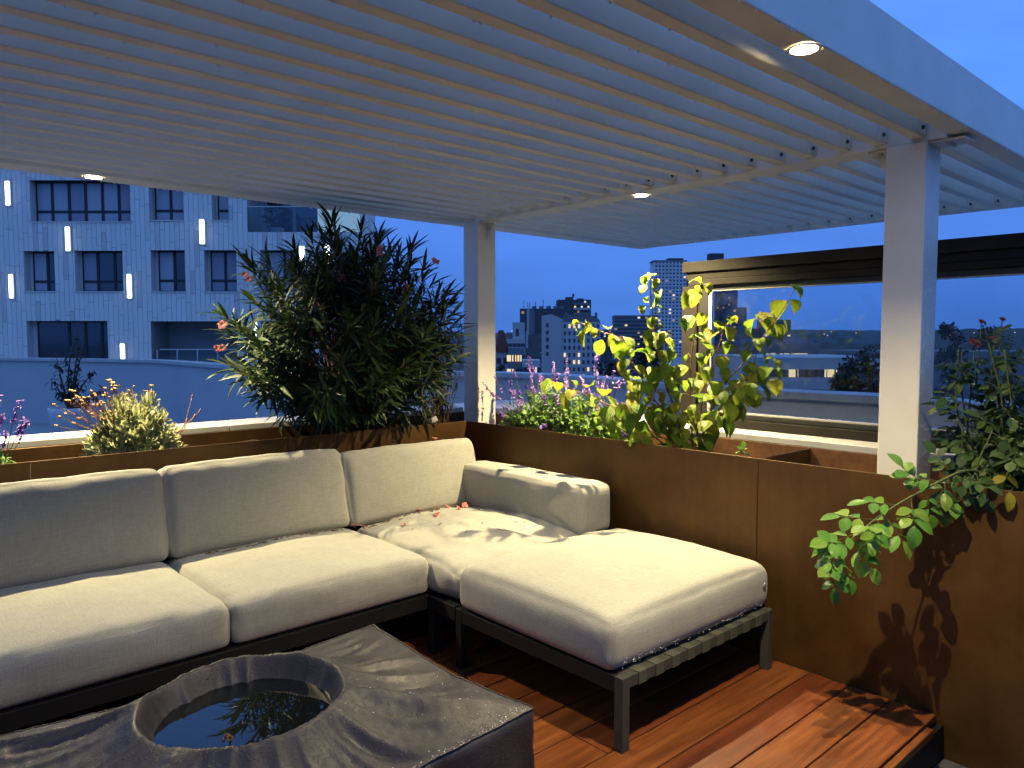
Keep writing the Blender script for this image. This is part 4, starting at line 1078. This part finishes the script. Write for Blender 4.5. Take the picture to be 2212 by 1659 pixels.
wins = [  # opening rectangle in the close-up, frame start, mullions, transom, kind
 (160,152,712,376, 190, [278,370,460,552,642], 315),
 (812,165,998,368, 838, [925], 310),
 (1150,160,1245,368, 1180, [], 310),
 (127,538,302,755, 160, [240], 700),
 (405,536,672,756, 430, [515,608], 700),
 (820,533,1008,757, 848, [936], 695),
 (1110,533,1290,757, 1134, [1215], 695),
 (145,918,592,1180, 170, [345,435,525], None),
 (-330,152,-60,376, -300, [-215,-140], 315), (-330,538,-60,755, -300, [-215,-140], 700),
 (1415,533,1640,757, 1440, [1540], 695),
]
logg = [(820,920,1300,1180), (1345,150,1960,432), (1420,920,1700,1180)]
openings = [zrect(*w[:4]) for w in wins] + [zrect(*l) for l in logg]
u_l, _ = fz(-330, 700); u_r, _ = fz(812, 700); z_lo, z_hi = -3.0, 12.0
# backing wall cut round the openings is built as panels of the grid lines
us = sorted(set([u_l, u_r] + [o[0] for o in openings] + [o[1] for o in openings])); zsv = sorted(set([z_lo, z_hi] + [o[2] for o in openings] + [o[3] for o in openings]))
mb = MB()
for i in range(len(us)-1):
    if us[i] < u_l-1e-6 or us[i+1] > u_r+1e-6: continue
    for j in range(len(zsv)-1):
        cu, cz = (us[i]+us[i+1])/2, (zsv[j]+zsv[j+1])/2
        if any(o[0] < cu < o[1] and o[2] < cz < o[3] for o in openings): continue
        mb.add([(us[i],.03,zsv[j]),(us[i+1],.03,zsv[j]),(us[i+1],.03,zsv[j+1]),(us[i],.03,zsv[j+1])], [(0,1,2,3)])
mb.build('facade_wall', M_JOINT, nb)
ub = u_r*1.40
MB().add([(u_l,2.0,z_lo),(u_r*1.064,2.0,z_lo),(ub,12,z_lo),(u_l,12,z_lo),(u_l,2.0,z_hi),(u_r*1.064,2.0,z_hi),(ub,12,z_hi),(u_l,12,z_hi)], [(0,3,2,1),(4,5,6,7),(0,1,5,4),(1,2,6,5),(2,3,7,6),(3,0,4,7)]).build('core', M_JOINT, nb)
MB().add([(u_r,-.005,z_lo),(u_r*1.066,2.01,z_lo),(u_r*1.066,2.01,z_hi),(u_r,-.005,z_hi),(u_r-.12,.03,z_lo),(u_r*1.066-.12,2.01,z_lo),(u_r*1.066-.12,2.01,z_hi),(u_r-.12,.03,z_hi)], [(0,1,2,3),(4,7,6,5),(0,3,7,4),(3,2,6,7)]).build('side_wall', M_REVEAL, nb)
# facade panels
pw_, gap = .205, .014
plank = []
col = 0; u = u_l
while u < u_r - .05:
    u2 = min(u + pw_, u_r-.03); z = z_lo + [0, .9, .45, 1.3][col % 4] - 1.5 + rnd(-.15,.15)
    while z < z_hi:
        hgt = random.choice((.95, 1.5, 1.5, 2.1)); segs = [(max(z, z_lo), min(z+hgt, z_hi))]
        for o in openings:
            if u2 > o[0]+.01 and u < o[1]-.01:
                a_, b2 = max(z, z_lo, o[2]), min(z+hgt, z_hi, o[3])
                if b2-a_ > .05:
                    if o[0]-u > .03: plank.append((u+gap/2, o[0]-.004, a_+gap/2, b2-gap/2))
                    if u2-o[1] > .03: plank.append((o[1]+.004, u2-gap/2, a_+gap/2, b2-gap/2))
                ns_ = []
                for a, b_ in segs:
                    if b_ <= o[2] or a >= o[3]: ns_.append((a, b_))
                    else:
                        if a < o[2]: ns_.append((a, o[2]))
                        if b_ > o[3]: ns_.append((o[3], b_))
                segs = ns_
        for a, b_ in segs:
            if b_ - a > .06: plank.append((u+gap/2, u2-gap/2, a+gap/2, b_-gap/2))
        z += hgt
    u = u2 + (0 if u2 < u_r-.03 else 1); col += 1
# panels in the open view become parts, those hidden behind the louvres or the bush are joined
uvis0, _ = fz(0, 700); uvis1, _ = fz(560, 700); _, zv0 = fz(300, 790); _, zv1 = fz(300, 395)
vis = [p for p in plank if p[1] > uvis0 and p[0] < uvis1 and p[3] > zv0 and p[2] < zv1]
vis.sort(key=lambda p: -(p[1]-p[0])*(min(p[3],zv1)-max(p[2],zv0))); keep = set(vis[:300])
unit = MB().box(0, 1, 0, 1, 0, 1).mesh('facade_panel', M_PLANK); rest = MB()
for p in plank:
    if p in keep:
        o = link('facade_panel', unit, nb); o.location = (p[0], 0, p[2]); o.scale = (p[1]-p[0], .028, p[3]-p[2])
    else: rest.box(p[0], p[1], 0, .028, p[2], p[3])
rest.build('facade_panels', M_PLANK, nb)['kind'] = 'stuff'
for w in wins:
    u0, u1, z0, z1 = zrect(*w[:4]); f0 = Z1(w[4], 0)[0]; dep = .42
    wo_ = MB()
    t = .05; f0 = f0*(1+dep/D_F)
    wo_.box(f0, u1, dep-.04, dep, z0, z0+t).box(f0, u1, dep-.04, dep, z1-t, z1).box(f0, f0+t, dep-.04, dep, z0+t, z1-t).box(u1-t, u1, dep-.04, dep, z0+t, z1-t)
    ms = [Z1(x, 0)[0]*(1+dep/D_F) for x in w[5]]
    for m_ in ms: wo_.box(m_-.055, m_+.055, dep-.045, dep-.002, z0+t, z1-t)
    win = wo_.build('window', M_WFRAME, nb)
    edges = [f0+t] + ms + [u1-t]
    zt = Z1(0, w[6])[1] if w[6] else None
    for i, (a, b_) in enumerate(zip(edges[:-1], edges[1:])):
        if zt: MB().box(a, b_, dep-.042, dep-.003, zt-.05, zt+.05).build('transom', M_WFRAME, win)
        mt = M_PANE if w[6] is None else random.choice((M_PANEL2, M_PANEL2, M_SKYPANE, M_PANE))
        MB().add([(a,dep-.012,z0+t),(b_,dep-.012,z0+t),(b_,dep-.012,z1-t),(a,dep-.012,z1-t)], [(0,1,2,3)]).build('pane', mt, win)
    MB().add([(u0,-.0,z0),(u0,-.0,z1),(u0,dep,z1),(u0,dep,z0),(f0,dep,z0),(f0,dep,z1)], [(0,1,2,3),(3,2,5,4)]).build('reveal', M_REVEAL, win)
    MB().box(u0-.03, u1+.03, -.04, dep, z0-.05, z0-.001).build('sill', M_REVEAL, win)
    MB().box(u0-.001, u1+.001, .031, dep, z1, z1+.03).build('lintel', M_WFRAME, win)
# recessed loggias
for i, l in enumerate(logg):
    u0, u1, z0, z1 = zrect(*l)
    mb = MB().add([(u0,0,z0),(u1,0,z0),(u1,0,z1),(u0,0,z1),(u0,1.6,z0),(u1,1.6,z0),(u1,1.6,z1),(u0,1.6,z1)], [(0,3,7,4),(3,2,6,7),(1,5,6,2),(0,4,5,1),(4,7,6,5)])
    lg = mb.build('loggia', M_JOINT if i != 1 else M_REVEAL, nb)
    hr = z0 + 1.05 if i != 1 else Z1(0, 298)[1]
    if i == 1:
        MB().box(u0, u1, -.02, .0, z0+.02, hr).build('glass_balustrade', M_GLASS_B, lg); MB().box(u0, u1, -.03, .01, hr, hr+.04).build('handrail', M_REVEAL, lg)
        for f in (.1, .34): MB().box(u0+(u1-u0)*f, u0+(u1-u0)*(f+.2), 1.50, 1.58, z0, z0+2.2).build('balcony_door', M_PANE, lg)
        MB().box(u0+(u1-u0)*.42, u0+(u1-u0)*.98, 1.52, 1.585, z0+.02, z0+2.3).build('lit_room_window', emis('lit_room', (.55,.78,1.0), .55), lg)
    else:
        hr = Z1(0, 1070)[1]
        MB().box(u0+.3, u1, .10, .14, hr-.04, hr).build('handrail', M_REVEAL, lg)
        for f in np.linspace(.05, .98, 5): MB().box(u0+(u1-u0)*f-.02, u0+(u1-u0)*f+.02, .10, .14, z0, hr-.04).build('baluster', M_REVEAL, lg)
        MB().box(u0+.3, u1, .115, .125, z0, hr-.05).build('balustrade_panel', M_GLASS_B, lg)
# vertical LED strips
for (x0, y0, x1, y1) in [(30,157,62,290),(357,405,388,538),(1086,365,1118,500),(50,663,80,795),(692,663,722,795),(656,1040,686,1165),(1630,510,1662,640),(1768,505,1800,640),(1375,925,1405,1050),(-170,405,-138,538),(-240,800,-210,930),(1905,860,1935,990)]:
    u0, u1, z0, z1 = zrect(x0, y0, x1, y1); ls = MB().box(u0-.04, u1+.04, -.05, -.001, z0-.05, z1+.05).build('light_strip', M_REVEAL, nb, bevel=.02); MB().box(u0+.02, u1-.02, -.095, -.051, z0+.02, z1-.02).build('light_tube', M_LED, ls, bevel=.02)
# balcony shrub
bs = empty('balcony_shrub', 'rounded shrub behind the glass balustrade of the neighbouring balcony', 'shrub', nb.matrix_world @ Vector((0,0,0)))
bpy.context.view_layer.update()
pc = nb.matrix_world @ Vector((Z1(1480,300)[0], .55, Z1(0,330)[1])); bs.location = (pc.x, pc.y, pc.z - .9)
BL = leaf_set('shrub_leaf', .16, .10, L_DARK, 3, tip=.7, fold=.2, curl=.3)
random.seed(77); its = []
for k in range(420):
    v = rvec(); p = pc + Vector((v.x*.55, v.y*.45, v.z*.6))*rnd(.6,1); its.append((random.choice(BL), basis(p, v+rvec()*.6, UP+rvec()*.5, rnd(.6,1.2))))
foliage(bs, its, L_DARK, 0); MB().lathe([(.25,-.02),(.33,.35),(.30,.35)], (0,0,0), 14).build('pot', M_REVEAL, bs, smooth=True)

# potted bare tree on the roof in front of the curved parapet
pb = hit(150, 930, 2, Z_OUT+.02); pb = at_depth(152, 930, 12.0); pb.z = Z_OUT
pt_ = empty('potted_tree', 'dark spindly potted tree in front of the curved parapet', 'tree', (pb.x, pb.y, pb.z))
topz = at_depth(152, 880, 12.0).z - Z_OUT
MB().lathe([(.0,.005),(.22,.005),(.30,topz*.9),(.31,topz),(.27,topz),(.26,topz-.05),(0,topz-.06)], (0,0,0), 24).build('pot', M_WHITE, pt_, smooth=True)
random.seed(41); lines, items = [], []; DKL = leaf_set('small_leaf', .11, .035, L_DARK, 3, tip=.8, fold=.2, curl=.4)
b0 = Vector((pb.x, pb.y, Z_OUT+topz-.06))
for (x, y) in ((170,690),(110,820),(228,850),(180,740),(150,780),(205,800),(120,760),(165,820),(195,870),(240,840),(135,850),(160,720)):
    tip = at_depth(x, y, 12.0+rnd(-.2,.2)); pts = spline([b0, b0.lerp(tip,.45)+Vector((rnd(-.05,.05),rnd(-.05,.05),.08)), tip], 7); lines.append((pts, .022, .004))
    for q in range(34):
        f = rnd(.3,1)*(len(pts)-1) if y > 780 else rnd(.2,.8)*(len(pts)-1); i0 = min(int(f), len(pts)-2); p = pts[i0].lerp(pts[i0+1], f-i0)
        items.append((random.choice(DKL), basis(p+rvec()*.05, rvec()+Vector((0,0,-.3)), UP+rvec()*.5, rnd(.6,1.2))))
stems(pt_, lines, M_STEM_B, 'trunk'); foliage(pt_, items, L_DARK, 60, rest='crown')

# ================================================================== CITY
M_B1 = mat('pale_concrete', (.46,.44,.42), .85); M_B2 = mat('grey_concrete', (.17,.17,.175), .85); M_B3 = mat('dark_concrete', (.075,.078,.085), .85)
M_B0 = mat('white_concrete', (.72,.70,.67), .85); M_ROOF = mat('slate_roof', (.06,.06,.065), .8); M_RED = mat('red_tile_roof', (.16,.045,.03), .85)
M_WDK = mat('dark_far_window', (.07,.072,.085), .2)
M_WLT = emis('lit_far_window', (1.0, .78, .48), .9); M_WLW = emis('cool_lit_far_window', (.9,.95,1.0), .8)
M_WLD = emis('dim_lit_far_window', (1.0, .72, .42), .30)
wu = {}
def wmesh(m):
    if m.name not in wu: wu[m.name] = MB().box(-.5,.5,-.05,.05,-.5,.5).mesh('window', m)
    return wu[m.name]
G0 = -27.0
def tower(name, label, x0, x1, ytop, dep, thick, m, rows=0, cols=0, wsz=(1.2,1.4), floor=2.9, lit=.06, rot=0.0, cat='building', zbase=G0, skiprows=0, group=None, mside=None, stagger=False, litset=None):
    """block whose front spans pixel columns x0..x1 at the given distance"""
    a = at_depth(x0, 731, dep); b_ = at_depth(x1, 731, dep); ztop = at_depth((x0+x1)/2, ytop, dep).z
    wd_ = (b_-a).length; mid = (a+b_)/2
    t = empty(name, label, cat, (mid.x, mid.y, zbase), YAW-radians(90)+rot, group)
    H = ztop - zbase
    MB().box(-wd_/2, wd_/2, 0, thick, 0, H).build('wall', m, t)
    for r in range(rows):
        z = H - 1.9 - r*floor - skiprows
        for c in range(cols):
            x = -wd_/2 + wd_*(c+.5)/cols; s = .25*floor if (stagger and (c % 2)) else 0
            q = random.random(); mm = M_WDK
            if litset is not None:
                if (c, r) in litset: mm = M_WLT
            elif q < lit: mm = random.choice((M_WLT, M_WLD, M_WLD, M_WLW))
            o = link('window', wmesh(mm), t); o.location = (x, -.02, z - s*.0); o.scale = (wsz[0], 1, wsz[1])
    return t, wd_, H
random.seed(12)
Z6 = lambda x, y: ((1850+x/2.602)/1.8228, (1100+y/2.602)/1.8228)
def zx(x): return (1850+x/2.602)/1.8228
def zy(y): return (1100+y/2.602)/1.8228
# white apartment block with gable and long facade
t, wd_, H = tower('apartment_block', 'white apartment block with gable wall and rows of lit windows in the city', zx(950), zx(1335), zy(430), 300, 11, M_B1, 9, 8, (.85,1.55), 2.85, litset={(1,0),(2,0),(3,0),(0,4),(3,4),(2,5),(3,5),(5,6),(3,7),(4,7)}, rot=radians(-3))
gw = (zx(950)-zx(735))/FOC*300
MB().add([(-wd_/2-gw,.3,0),(-wd_/2-.02,.3,0),(-wd_/2-.02,.3,H+1.0),(-wd_/2-gw*.55,.3,H+2.9),(-wd_/2-gw,.3,H+2.1),(-wd_/2-gw,11,0),(-wd_/2-.02,11,0),(-wd_/2-.02,11,H+1.0),(-wd_/2-gw*.55,11,H+2.9),(-wd_/2-gw,11,H+2.1)],
    [(0,1,2,3,4),(5,9,8,7,6),(0,4,9,5),(1,6,7,2),(2,7,8,3),(3,8,9,4)]).build('gable_wall', M_B1, t)
MB().add([(-wd_/2,-.2,H),(wd_/2,-.2,H),(wd_/2-1.5,5,H+2.2),(-wd_/2+.3,5,H+3.0),(wd_/2,11,H),(-wd_/2,11,H)], [(0,1,2,3),(1,4,2),(4,5,3,2),(5,0,3)]).build('roof', M_ROOF, t)
for k in range(5): o = link('window', wmesh(M_WDK), t); o.location = (-wd_/2-gw*.72, .27, H-1.5-k*2.85); o.scale = (1.1,1,1.5)
for x in (-6,-2.5,2.5,6): MB().box(x-.5, x+.5, 4, 5, H+1.5, H+3.6).build('chimney', M_B2, t)
# dark slab with antennas behind it
t, wd_, H = tower('slab_block', 'long dark slab block with roof antennas behind the white apartment block', zx(515), zx(1010), zy(300), 380, 14, M_B3, 5, 9, (1.3,1.2), 2.9, lit=.10)
MB().box(-wd_/2+.9*wd_*.155, -wd_/2+wd_*.155+.9*1.1, -.15, 0, H-22, H).build('pale_stripe', M_B1, t)
MB().box(-wd_/2+wd_*.19, -wd_/2+wd_*.3, -.6, 0, H-30, H-.3).build('stair_core', M_B2, t)
for f, h_ in ((.08,4.5),(.16,3.6),(.20,3.2),(.32,3.6),(.48,4.6),(.62,2.0)): MB().tube([(-wd_/2+wd_*f,3,H),(-wd_/2+wd_*f,3,H+h_)], .16, 5).build('antenna', M_ROOF, t)
for f in (.25,.4,.55,.7,.82): MB().box(-wd_/2+wd_*f, -wd_/2+wd_*f+2.2, 3, 6, H, H+1.4).build('roof_box', M_B2, t)
# tower with horizontal balconies
t, wd_, H = tower('balcony_tower', 'dark tower with pale balcony bands rising behind the slab block', zx(900), zx(1240), zy(208), 450, 18, M_B3, 0, 0)
for r in range(9):
    MB().box(-wd_/2+wd_*.47, wd_/2, -.9, 0, H-3.2-r*2.9, H-1.9-r*2.9).build('balcony_band', M_B1 if r % 2 else M_B2, t)
    for c in range(5):
        if random.random() < .25: o = link('window', wmesh(random.choice((M_WLT, M_WLW, M_WLD))), t); o.location = (-wd_/2+wd_*(.52+.1*c), -.1, H-1.3-r*2.9); o.scale = (1.1,1,1.0)
MB().box(-wd_*.25, -wd_*.02, 4, 9, H, H+1.8).build('roof_box', M_B3, t); MB().box(-.9, .3, 5, 6, H+1.8, H+3.8).build('chimney', M_B3, t); MB().box(wd_*.1, wd_*.3, 4, 9, H, H+.9).build('roof_box', M_B3, t)
# wide residential block
tower('residential_block', 'wide pale residential block low on the skyline with scattered lit windows', zx(1482), zx(1925), zy(368), 600, 15, M_B2, 9, 17, (2.2,1.3), 3.0, lit=.08)
# honeycomb high-rise
t, wd_, H = tower('high_rise', 'tall pale high-rise with a dense grid of windows left of the screen frame', 1412, 1481, 563, 700, 22, M_B0, 27, 9, (2.0,1.5), 3.3, lit=.10)
for r in range(27): MB().box(-wd_/2-.3, wd_/2+.3, -.45+(.25 if r % 2 else 0), -.08, H-3.55-r*3.3, H-3.0-r*3.3).build('floor_band', M_B0, t)
MB().box(-wd_*.05, wd_*.42, 3, 14, H, H+2.6).build('roof_cap', M_B3, t); MB().box(-wd_/2-1.2, wd_/2+.3, -.6, 20, H-.5, H+.4).build('cornice', M_B2, t)
t, wd_, H = tower('high_rise_wing', 'dark wing of the high-rise partly seen through the glass screen', 1482, 1592, 567, 712, 22, M_B3, 18, 9, (1.6,1.3), 3.1, lit=.06)
MB().box(-wd_*.04, wd_*.24, 4, 14, H, H+9).build('lift_house', M_ROOF, t)
# small houses and flats near the post
t, wd_, H = tower('red_roofed_house', 'small house with a dark red roof right of the corner post', zx(262), zx(398), zy(742), 160, 9, M_B1, 2, 2, (.9,1.2), 2.8, lit=0)
MB().add([(-wd_/2-.3,-.4,H),(wd_/2+.3,-.4,H),(wd_/2+.3,9,H),(-wd_/2-.3,9,H),(wd_*.1,0.5,H+4.6),(wd_*.1-1.2,7,H+4.6)], [(0,1,4),(1,2,5,4),(2,3,5),(3,0,4,5)]).build('roof', M_RED, t)
t, wd_, H = tower('modern_flats', 'low white modern flats with a flat roof in the middle distance', zx(352), zx(566), zy(610), 210, 12, M_B1, 4, 5, (1.1,1.3), 2.9, lit=.1)
MB().box(-wd_*.1, wd_*.48, 1, 9, H, H+4.6).build('penthouse', M_B1, t); MB().box(-wd_*.5, wd_*.0, 2, 8, H, H+1.6).build('roof_box', M_B2, t); MB().box(wd_*.05, wd_*.2, .9, 1.0, H+.8, H+2.8).build('penthouse_window', M_WDK, t)
tower('balcony_flats', 'flats with two stacked brightly lit windows right of the corner post', zx(392), zx(560), zy(700), 150, 10, M_B2, 5, 4, (1.3,1.25), 2.75, litset={(0,0),(0,1),(2,0)}, skiprows=.2)
t, wd_, H = tower('grey_annex', 'plain grey annex building left of the white apartment block', zx(560), zx(725), zy(565), 260, 10, M_B2, 3, 3, (2.2,1.2), 3.3, lit=0)
MB().box(-wd_/2-.2, wd_/2+.2, -.3, 8, H-6.6, H-6.1).build('ledge', M_B1, t)
t, wd_, H = tower('slate_roofed_house', 'house with a steep dark slate roof below the white apartment block', zx(575), zx(720), zy(800), 170, 9, M_B2, 1, 3, (.8,1.2), 2.8, lit=0)
MB().add([(-wd_/2,-.3,H),(wd_/2,-.3,H),(wd_/2,9,H),(-wd_/2,9,H),(-wd_/2,3,H+5.2),(wd_/2,3,H+5.2)], [(0,1,5,4),(2,3,4,5),(1,2,5),(3,0,4)]).build('roof', M_ROOF, t)
MB().box(-wd_*.48, -wd_*.34, 1, 2.2, H+1, H+6).build('chimney', M_B1, t)
tower('white_flats', 'white flats with small dark windows low behind the sage flowers', zx(545), zx(722), zy(830), 140, 9, M_B1, 4, 6, (.75,1.25), 2.6, lit=.03, stagger=True)
tower('distant_block', 'faint distant block beside the residential block', 1298, 1332, 712, 900, 20, M_B3, 4, 6, (2,1.4), 3, lit=.2)
# low rise beyond the glass screen
Z4x = lambda x: (2600+x*.693)/1.8228
Z4y = lambda y: (850+y*.693)/1.8228
tower('office_block', 'low office block with a bright strip of lit windows seen through the glass', Z4x(590), Z4x(900), Z4y(700), 190, 20, M_B2, 3, 12, (2.1,1.0), 3.4, litset={(1,0),(2,0),(4,0),(5,0),(7,0),(8,0),(9,0)}, skiprows=2.2)
tower('flat_roofed_hall', 'long flat-roofed hall seen through the glass below the tree line', Z4x(560), Z4x(1330), Z4y(805), 120, 26, M_B1, 2, 14, (2.0,1.2), 3.2, litset={(3,0),(7,0)}, skiprows=.6)
tower('grey_depot', 'wide grey depot roof right of the post seen through the glass', Z4x(1180), Z4x(2350), Z4y(770), 150, 24, M_B2, 1, 10, (3,1.2), 3.2, lit=.05)
tower('stepped_block', 'dim stepped block left of the office block behind the glass', Z4x(395), Z4x(590), Z4y(640), 330, 20, M_B3, 5, 6, (1.6,1.1), 3.0, lit=.10)
tower('mid_tower', 'dim square tower behind the glass next to the high-rise wing', Z4x(390), Z4x(488), Z4y(520), 420, 16, M_B3, 9, 5, (1.6,1.2), 3.0, lit=.08)
tower('far_slab', 'dim far slab above the office block behind the glass', Z4x(590), Z4x(740), Z4y(590), 520, 16, M_B3, 6, 8, (1.8,1.1), 3.0, lit=.05)

# ---- ground, hills and distant trees
def b_city(nt, b):
    n = noise_(nt, coords(nt, 'Object'), .05, 6, .7); nt.links.new(ramp(nt, n, [(.3, (.02,.024,.02)), (.7, (.06,.06,.06))]), b.inputs['Base Color'])
M_CITY = mat('city_ground', (.04,.04,.04), .9, build=b_city)
gr = MB().add([(-4000,-4000,G0),(4000,-4000,G0),(4000,4000,G0),(-4000,4000,G0)], [(0,1,2,3)]).build('ground', M_CITY); tag(gr, kind='structure')
def b_hill(nt, b):
    n = noise_(nt, coords(nt, 'Object'), .03, 6, .7); nt.links.new(ramp(nt, n, [(.3, (.025,.032,.025)), (.7, (.05,.058,.045))]), b.inputs['Base Color'])
M_HILL = mat('wooded_hill', (.03,.04,.03), .95, build=b_hill)
hv, hf = [], []
nA = 420
for i in range(nA+1):
    az = YAW + radians(60) - radians(120)*i/nA
    for k, (R, base) in enumerate(((1200, G0-2), (1500, 6), (1750, 17), (2300, 10))):
        hgt = base + (0 if k == 0 else 7*mnoise.noise(Vector((az*7, k*.7, 1))) + 2.2*mnoise.noise(Vector((az*60, k, 2))) + 1.6*mnoise.noise(Vector((az*190, k, 5))))
        hv.append((R*cos(az), R*sin(az), hgt))
for i in range(nA):
    for k in range(3): a = i*4+k; hf.append((a, a+4, a+5, a+1))
hl = MB().add(hv, hf).build('hills', M_HILL); tag(hl, kind='structure')
# far street and house lights on the hillside
def far_tree(px, py, dep, hw, label, seed):
    random.seed(seed); top = at_depth(px, py, dep); R = hw/FOC*dep*1.25; VZ = max(R*1.3, 7.0); cz = top.z - VZ
    t = empty('far_tree', label, 'tree', (top.x, top.y, G0))
    MB().tube([(0,0,0),(.2,.1,cz-G0-VZ*.3),(0,0,cz-G0)], [.5,.35,.2], 7).build('trunk', M_STEM_B, t)
    its = []; cl = []
    while len(cl) < 34:
        v = Vector((rnd(-1,1), rnd(-1,1), rnd(-1,1)))
        if v.length < .85: cl.append(v)
    ls = min(R, 3.0)
    lm = [leaf_mesh('leaf_spray', ls*.24, ls*.15, L_DARK, ny=2), leaf_mesh('leaf_spray', ls*.18, ls*.13, L_DARK, ny=2)]
    for k in range(1500):
        c = random.choice(cl); v = rvec(); q = Vector((c.x*R, c.y*R, c.z*VZ)) + v*R*.30*rnd(.3,1); p = Vector((top.x, top.y, cz)) + q
        its.append((random.choice(lm), basis(p, v+rvec(), UP+rvec(), rnd(.7,1.5))))
    foliage(t, its, L_DARK, 0, rest='crown')
for i, (x, y, d, hw, lab) in enumerate([(zx(1440), zy(770), 110, 36, 'dark round tree mass right of the white apartment block'), (zx(1530), zy(800), 105, 26, 'dark tree behind the drooping dogwood branch'),
        (zx(1800), zy(545), 240, 34, 'dark trees below the wide residential block'), (zx(315), zy(745), 120, 14, 'small dark conifer-like tree beside the red-roofed house'), (zx(1900), zy(560), 230, 30, 'dark tree at the foot of the high-rise'),
        (Z4x(1180), Z4y(650), 90, 40, 'tree behind the glass left of the near post'), (Z4x(1060), Z4y(700), 95, 26, 'smaller tree behind the glass beside the flat-roofed hall'), (Z4x(1660), Z4y(530), 80, 26, 'tall tree seen through the glass right of the near post'), (Z4x(1900), Z4y(590), 200, 34, 'far tree on the horizon at the right edge'), (Z4x(1350), Z4y(600), 260, 40, 'far tree hidden partly by the near post')]):
    far_tree(x, y, d, hw, lab, 200+i)
# distant lights
random.seed(90)
for i in range(26):
    x = random.choice((rnd(1075,1130), rnd(1290,1340), rnd(1570,1900), rnd(2040,2200))); p = at_depth(x, rnd(712, 728), 1150)
    o = link('distant_lamp', MB().lathe([(0,-.9),(.8,-.4),(.9,.2),(0,.9)], (0,0,0), 6).mesh('distant_lamp', M_WLT if i % 3 else M_WLW)); o.location = p
    tag(o, 'tiny point of light among the distant streets on the horizon', 'lamp', 'distant city lights')

# the flat's own rear wall behind the viewer: closes the terrace
hw_ = empty('house_wall', 'pale rear wall of the flat closing the terrace behind the viewer', 'wall', (0,0,0))
MB().box(-4.6, 3.6, -3.3, -3.0, Z_LOW, 3.2).build('wall', M_WHITE, hw_)
MB().box(-4.9, -4.6, -3.3, -1.2, Z_LOW, 3.2).build('side_wall', M_WHITE, hw_)
MB().box(-4.9, -4.6, 2.86, 4.6, Z_LOW, 3.2).build('side_wall', M_WHITE, hw_)
MB().box(-4.9, -4.6, -1.199, 2.859, 2.30, 3.2).build('side_wall', M_WHITE, hw_)
for k in range(3):
    y0 = -1.195 + k*1.347; dr_ = MB().box(-4.72, -4.64, y0, y0+.06, .0, 2.295).box(-4.72, -4.64, y0+1.285, y0+1.345, .0, 2.295).box(-4.72, -4.64, y0+.061, y0+1.284, .0, .07).box(-4.72, -4.64, y0+.061, y0+1.284, 2.23, 2.295).build('glazed_door', M_BROWN, hw_)
    MB().box(-4.70, -4.68, y0+.06, y0+1.285, .07, 2.23).build('pane', M_PANE, dr_)
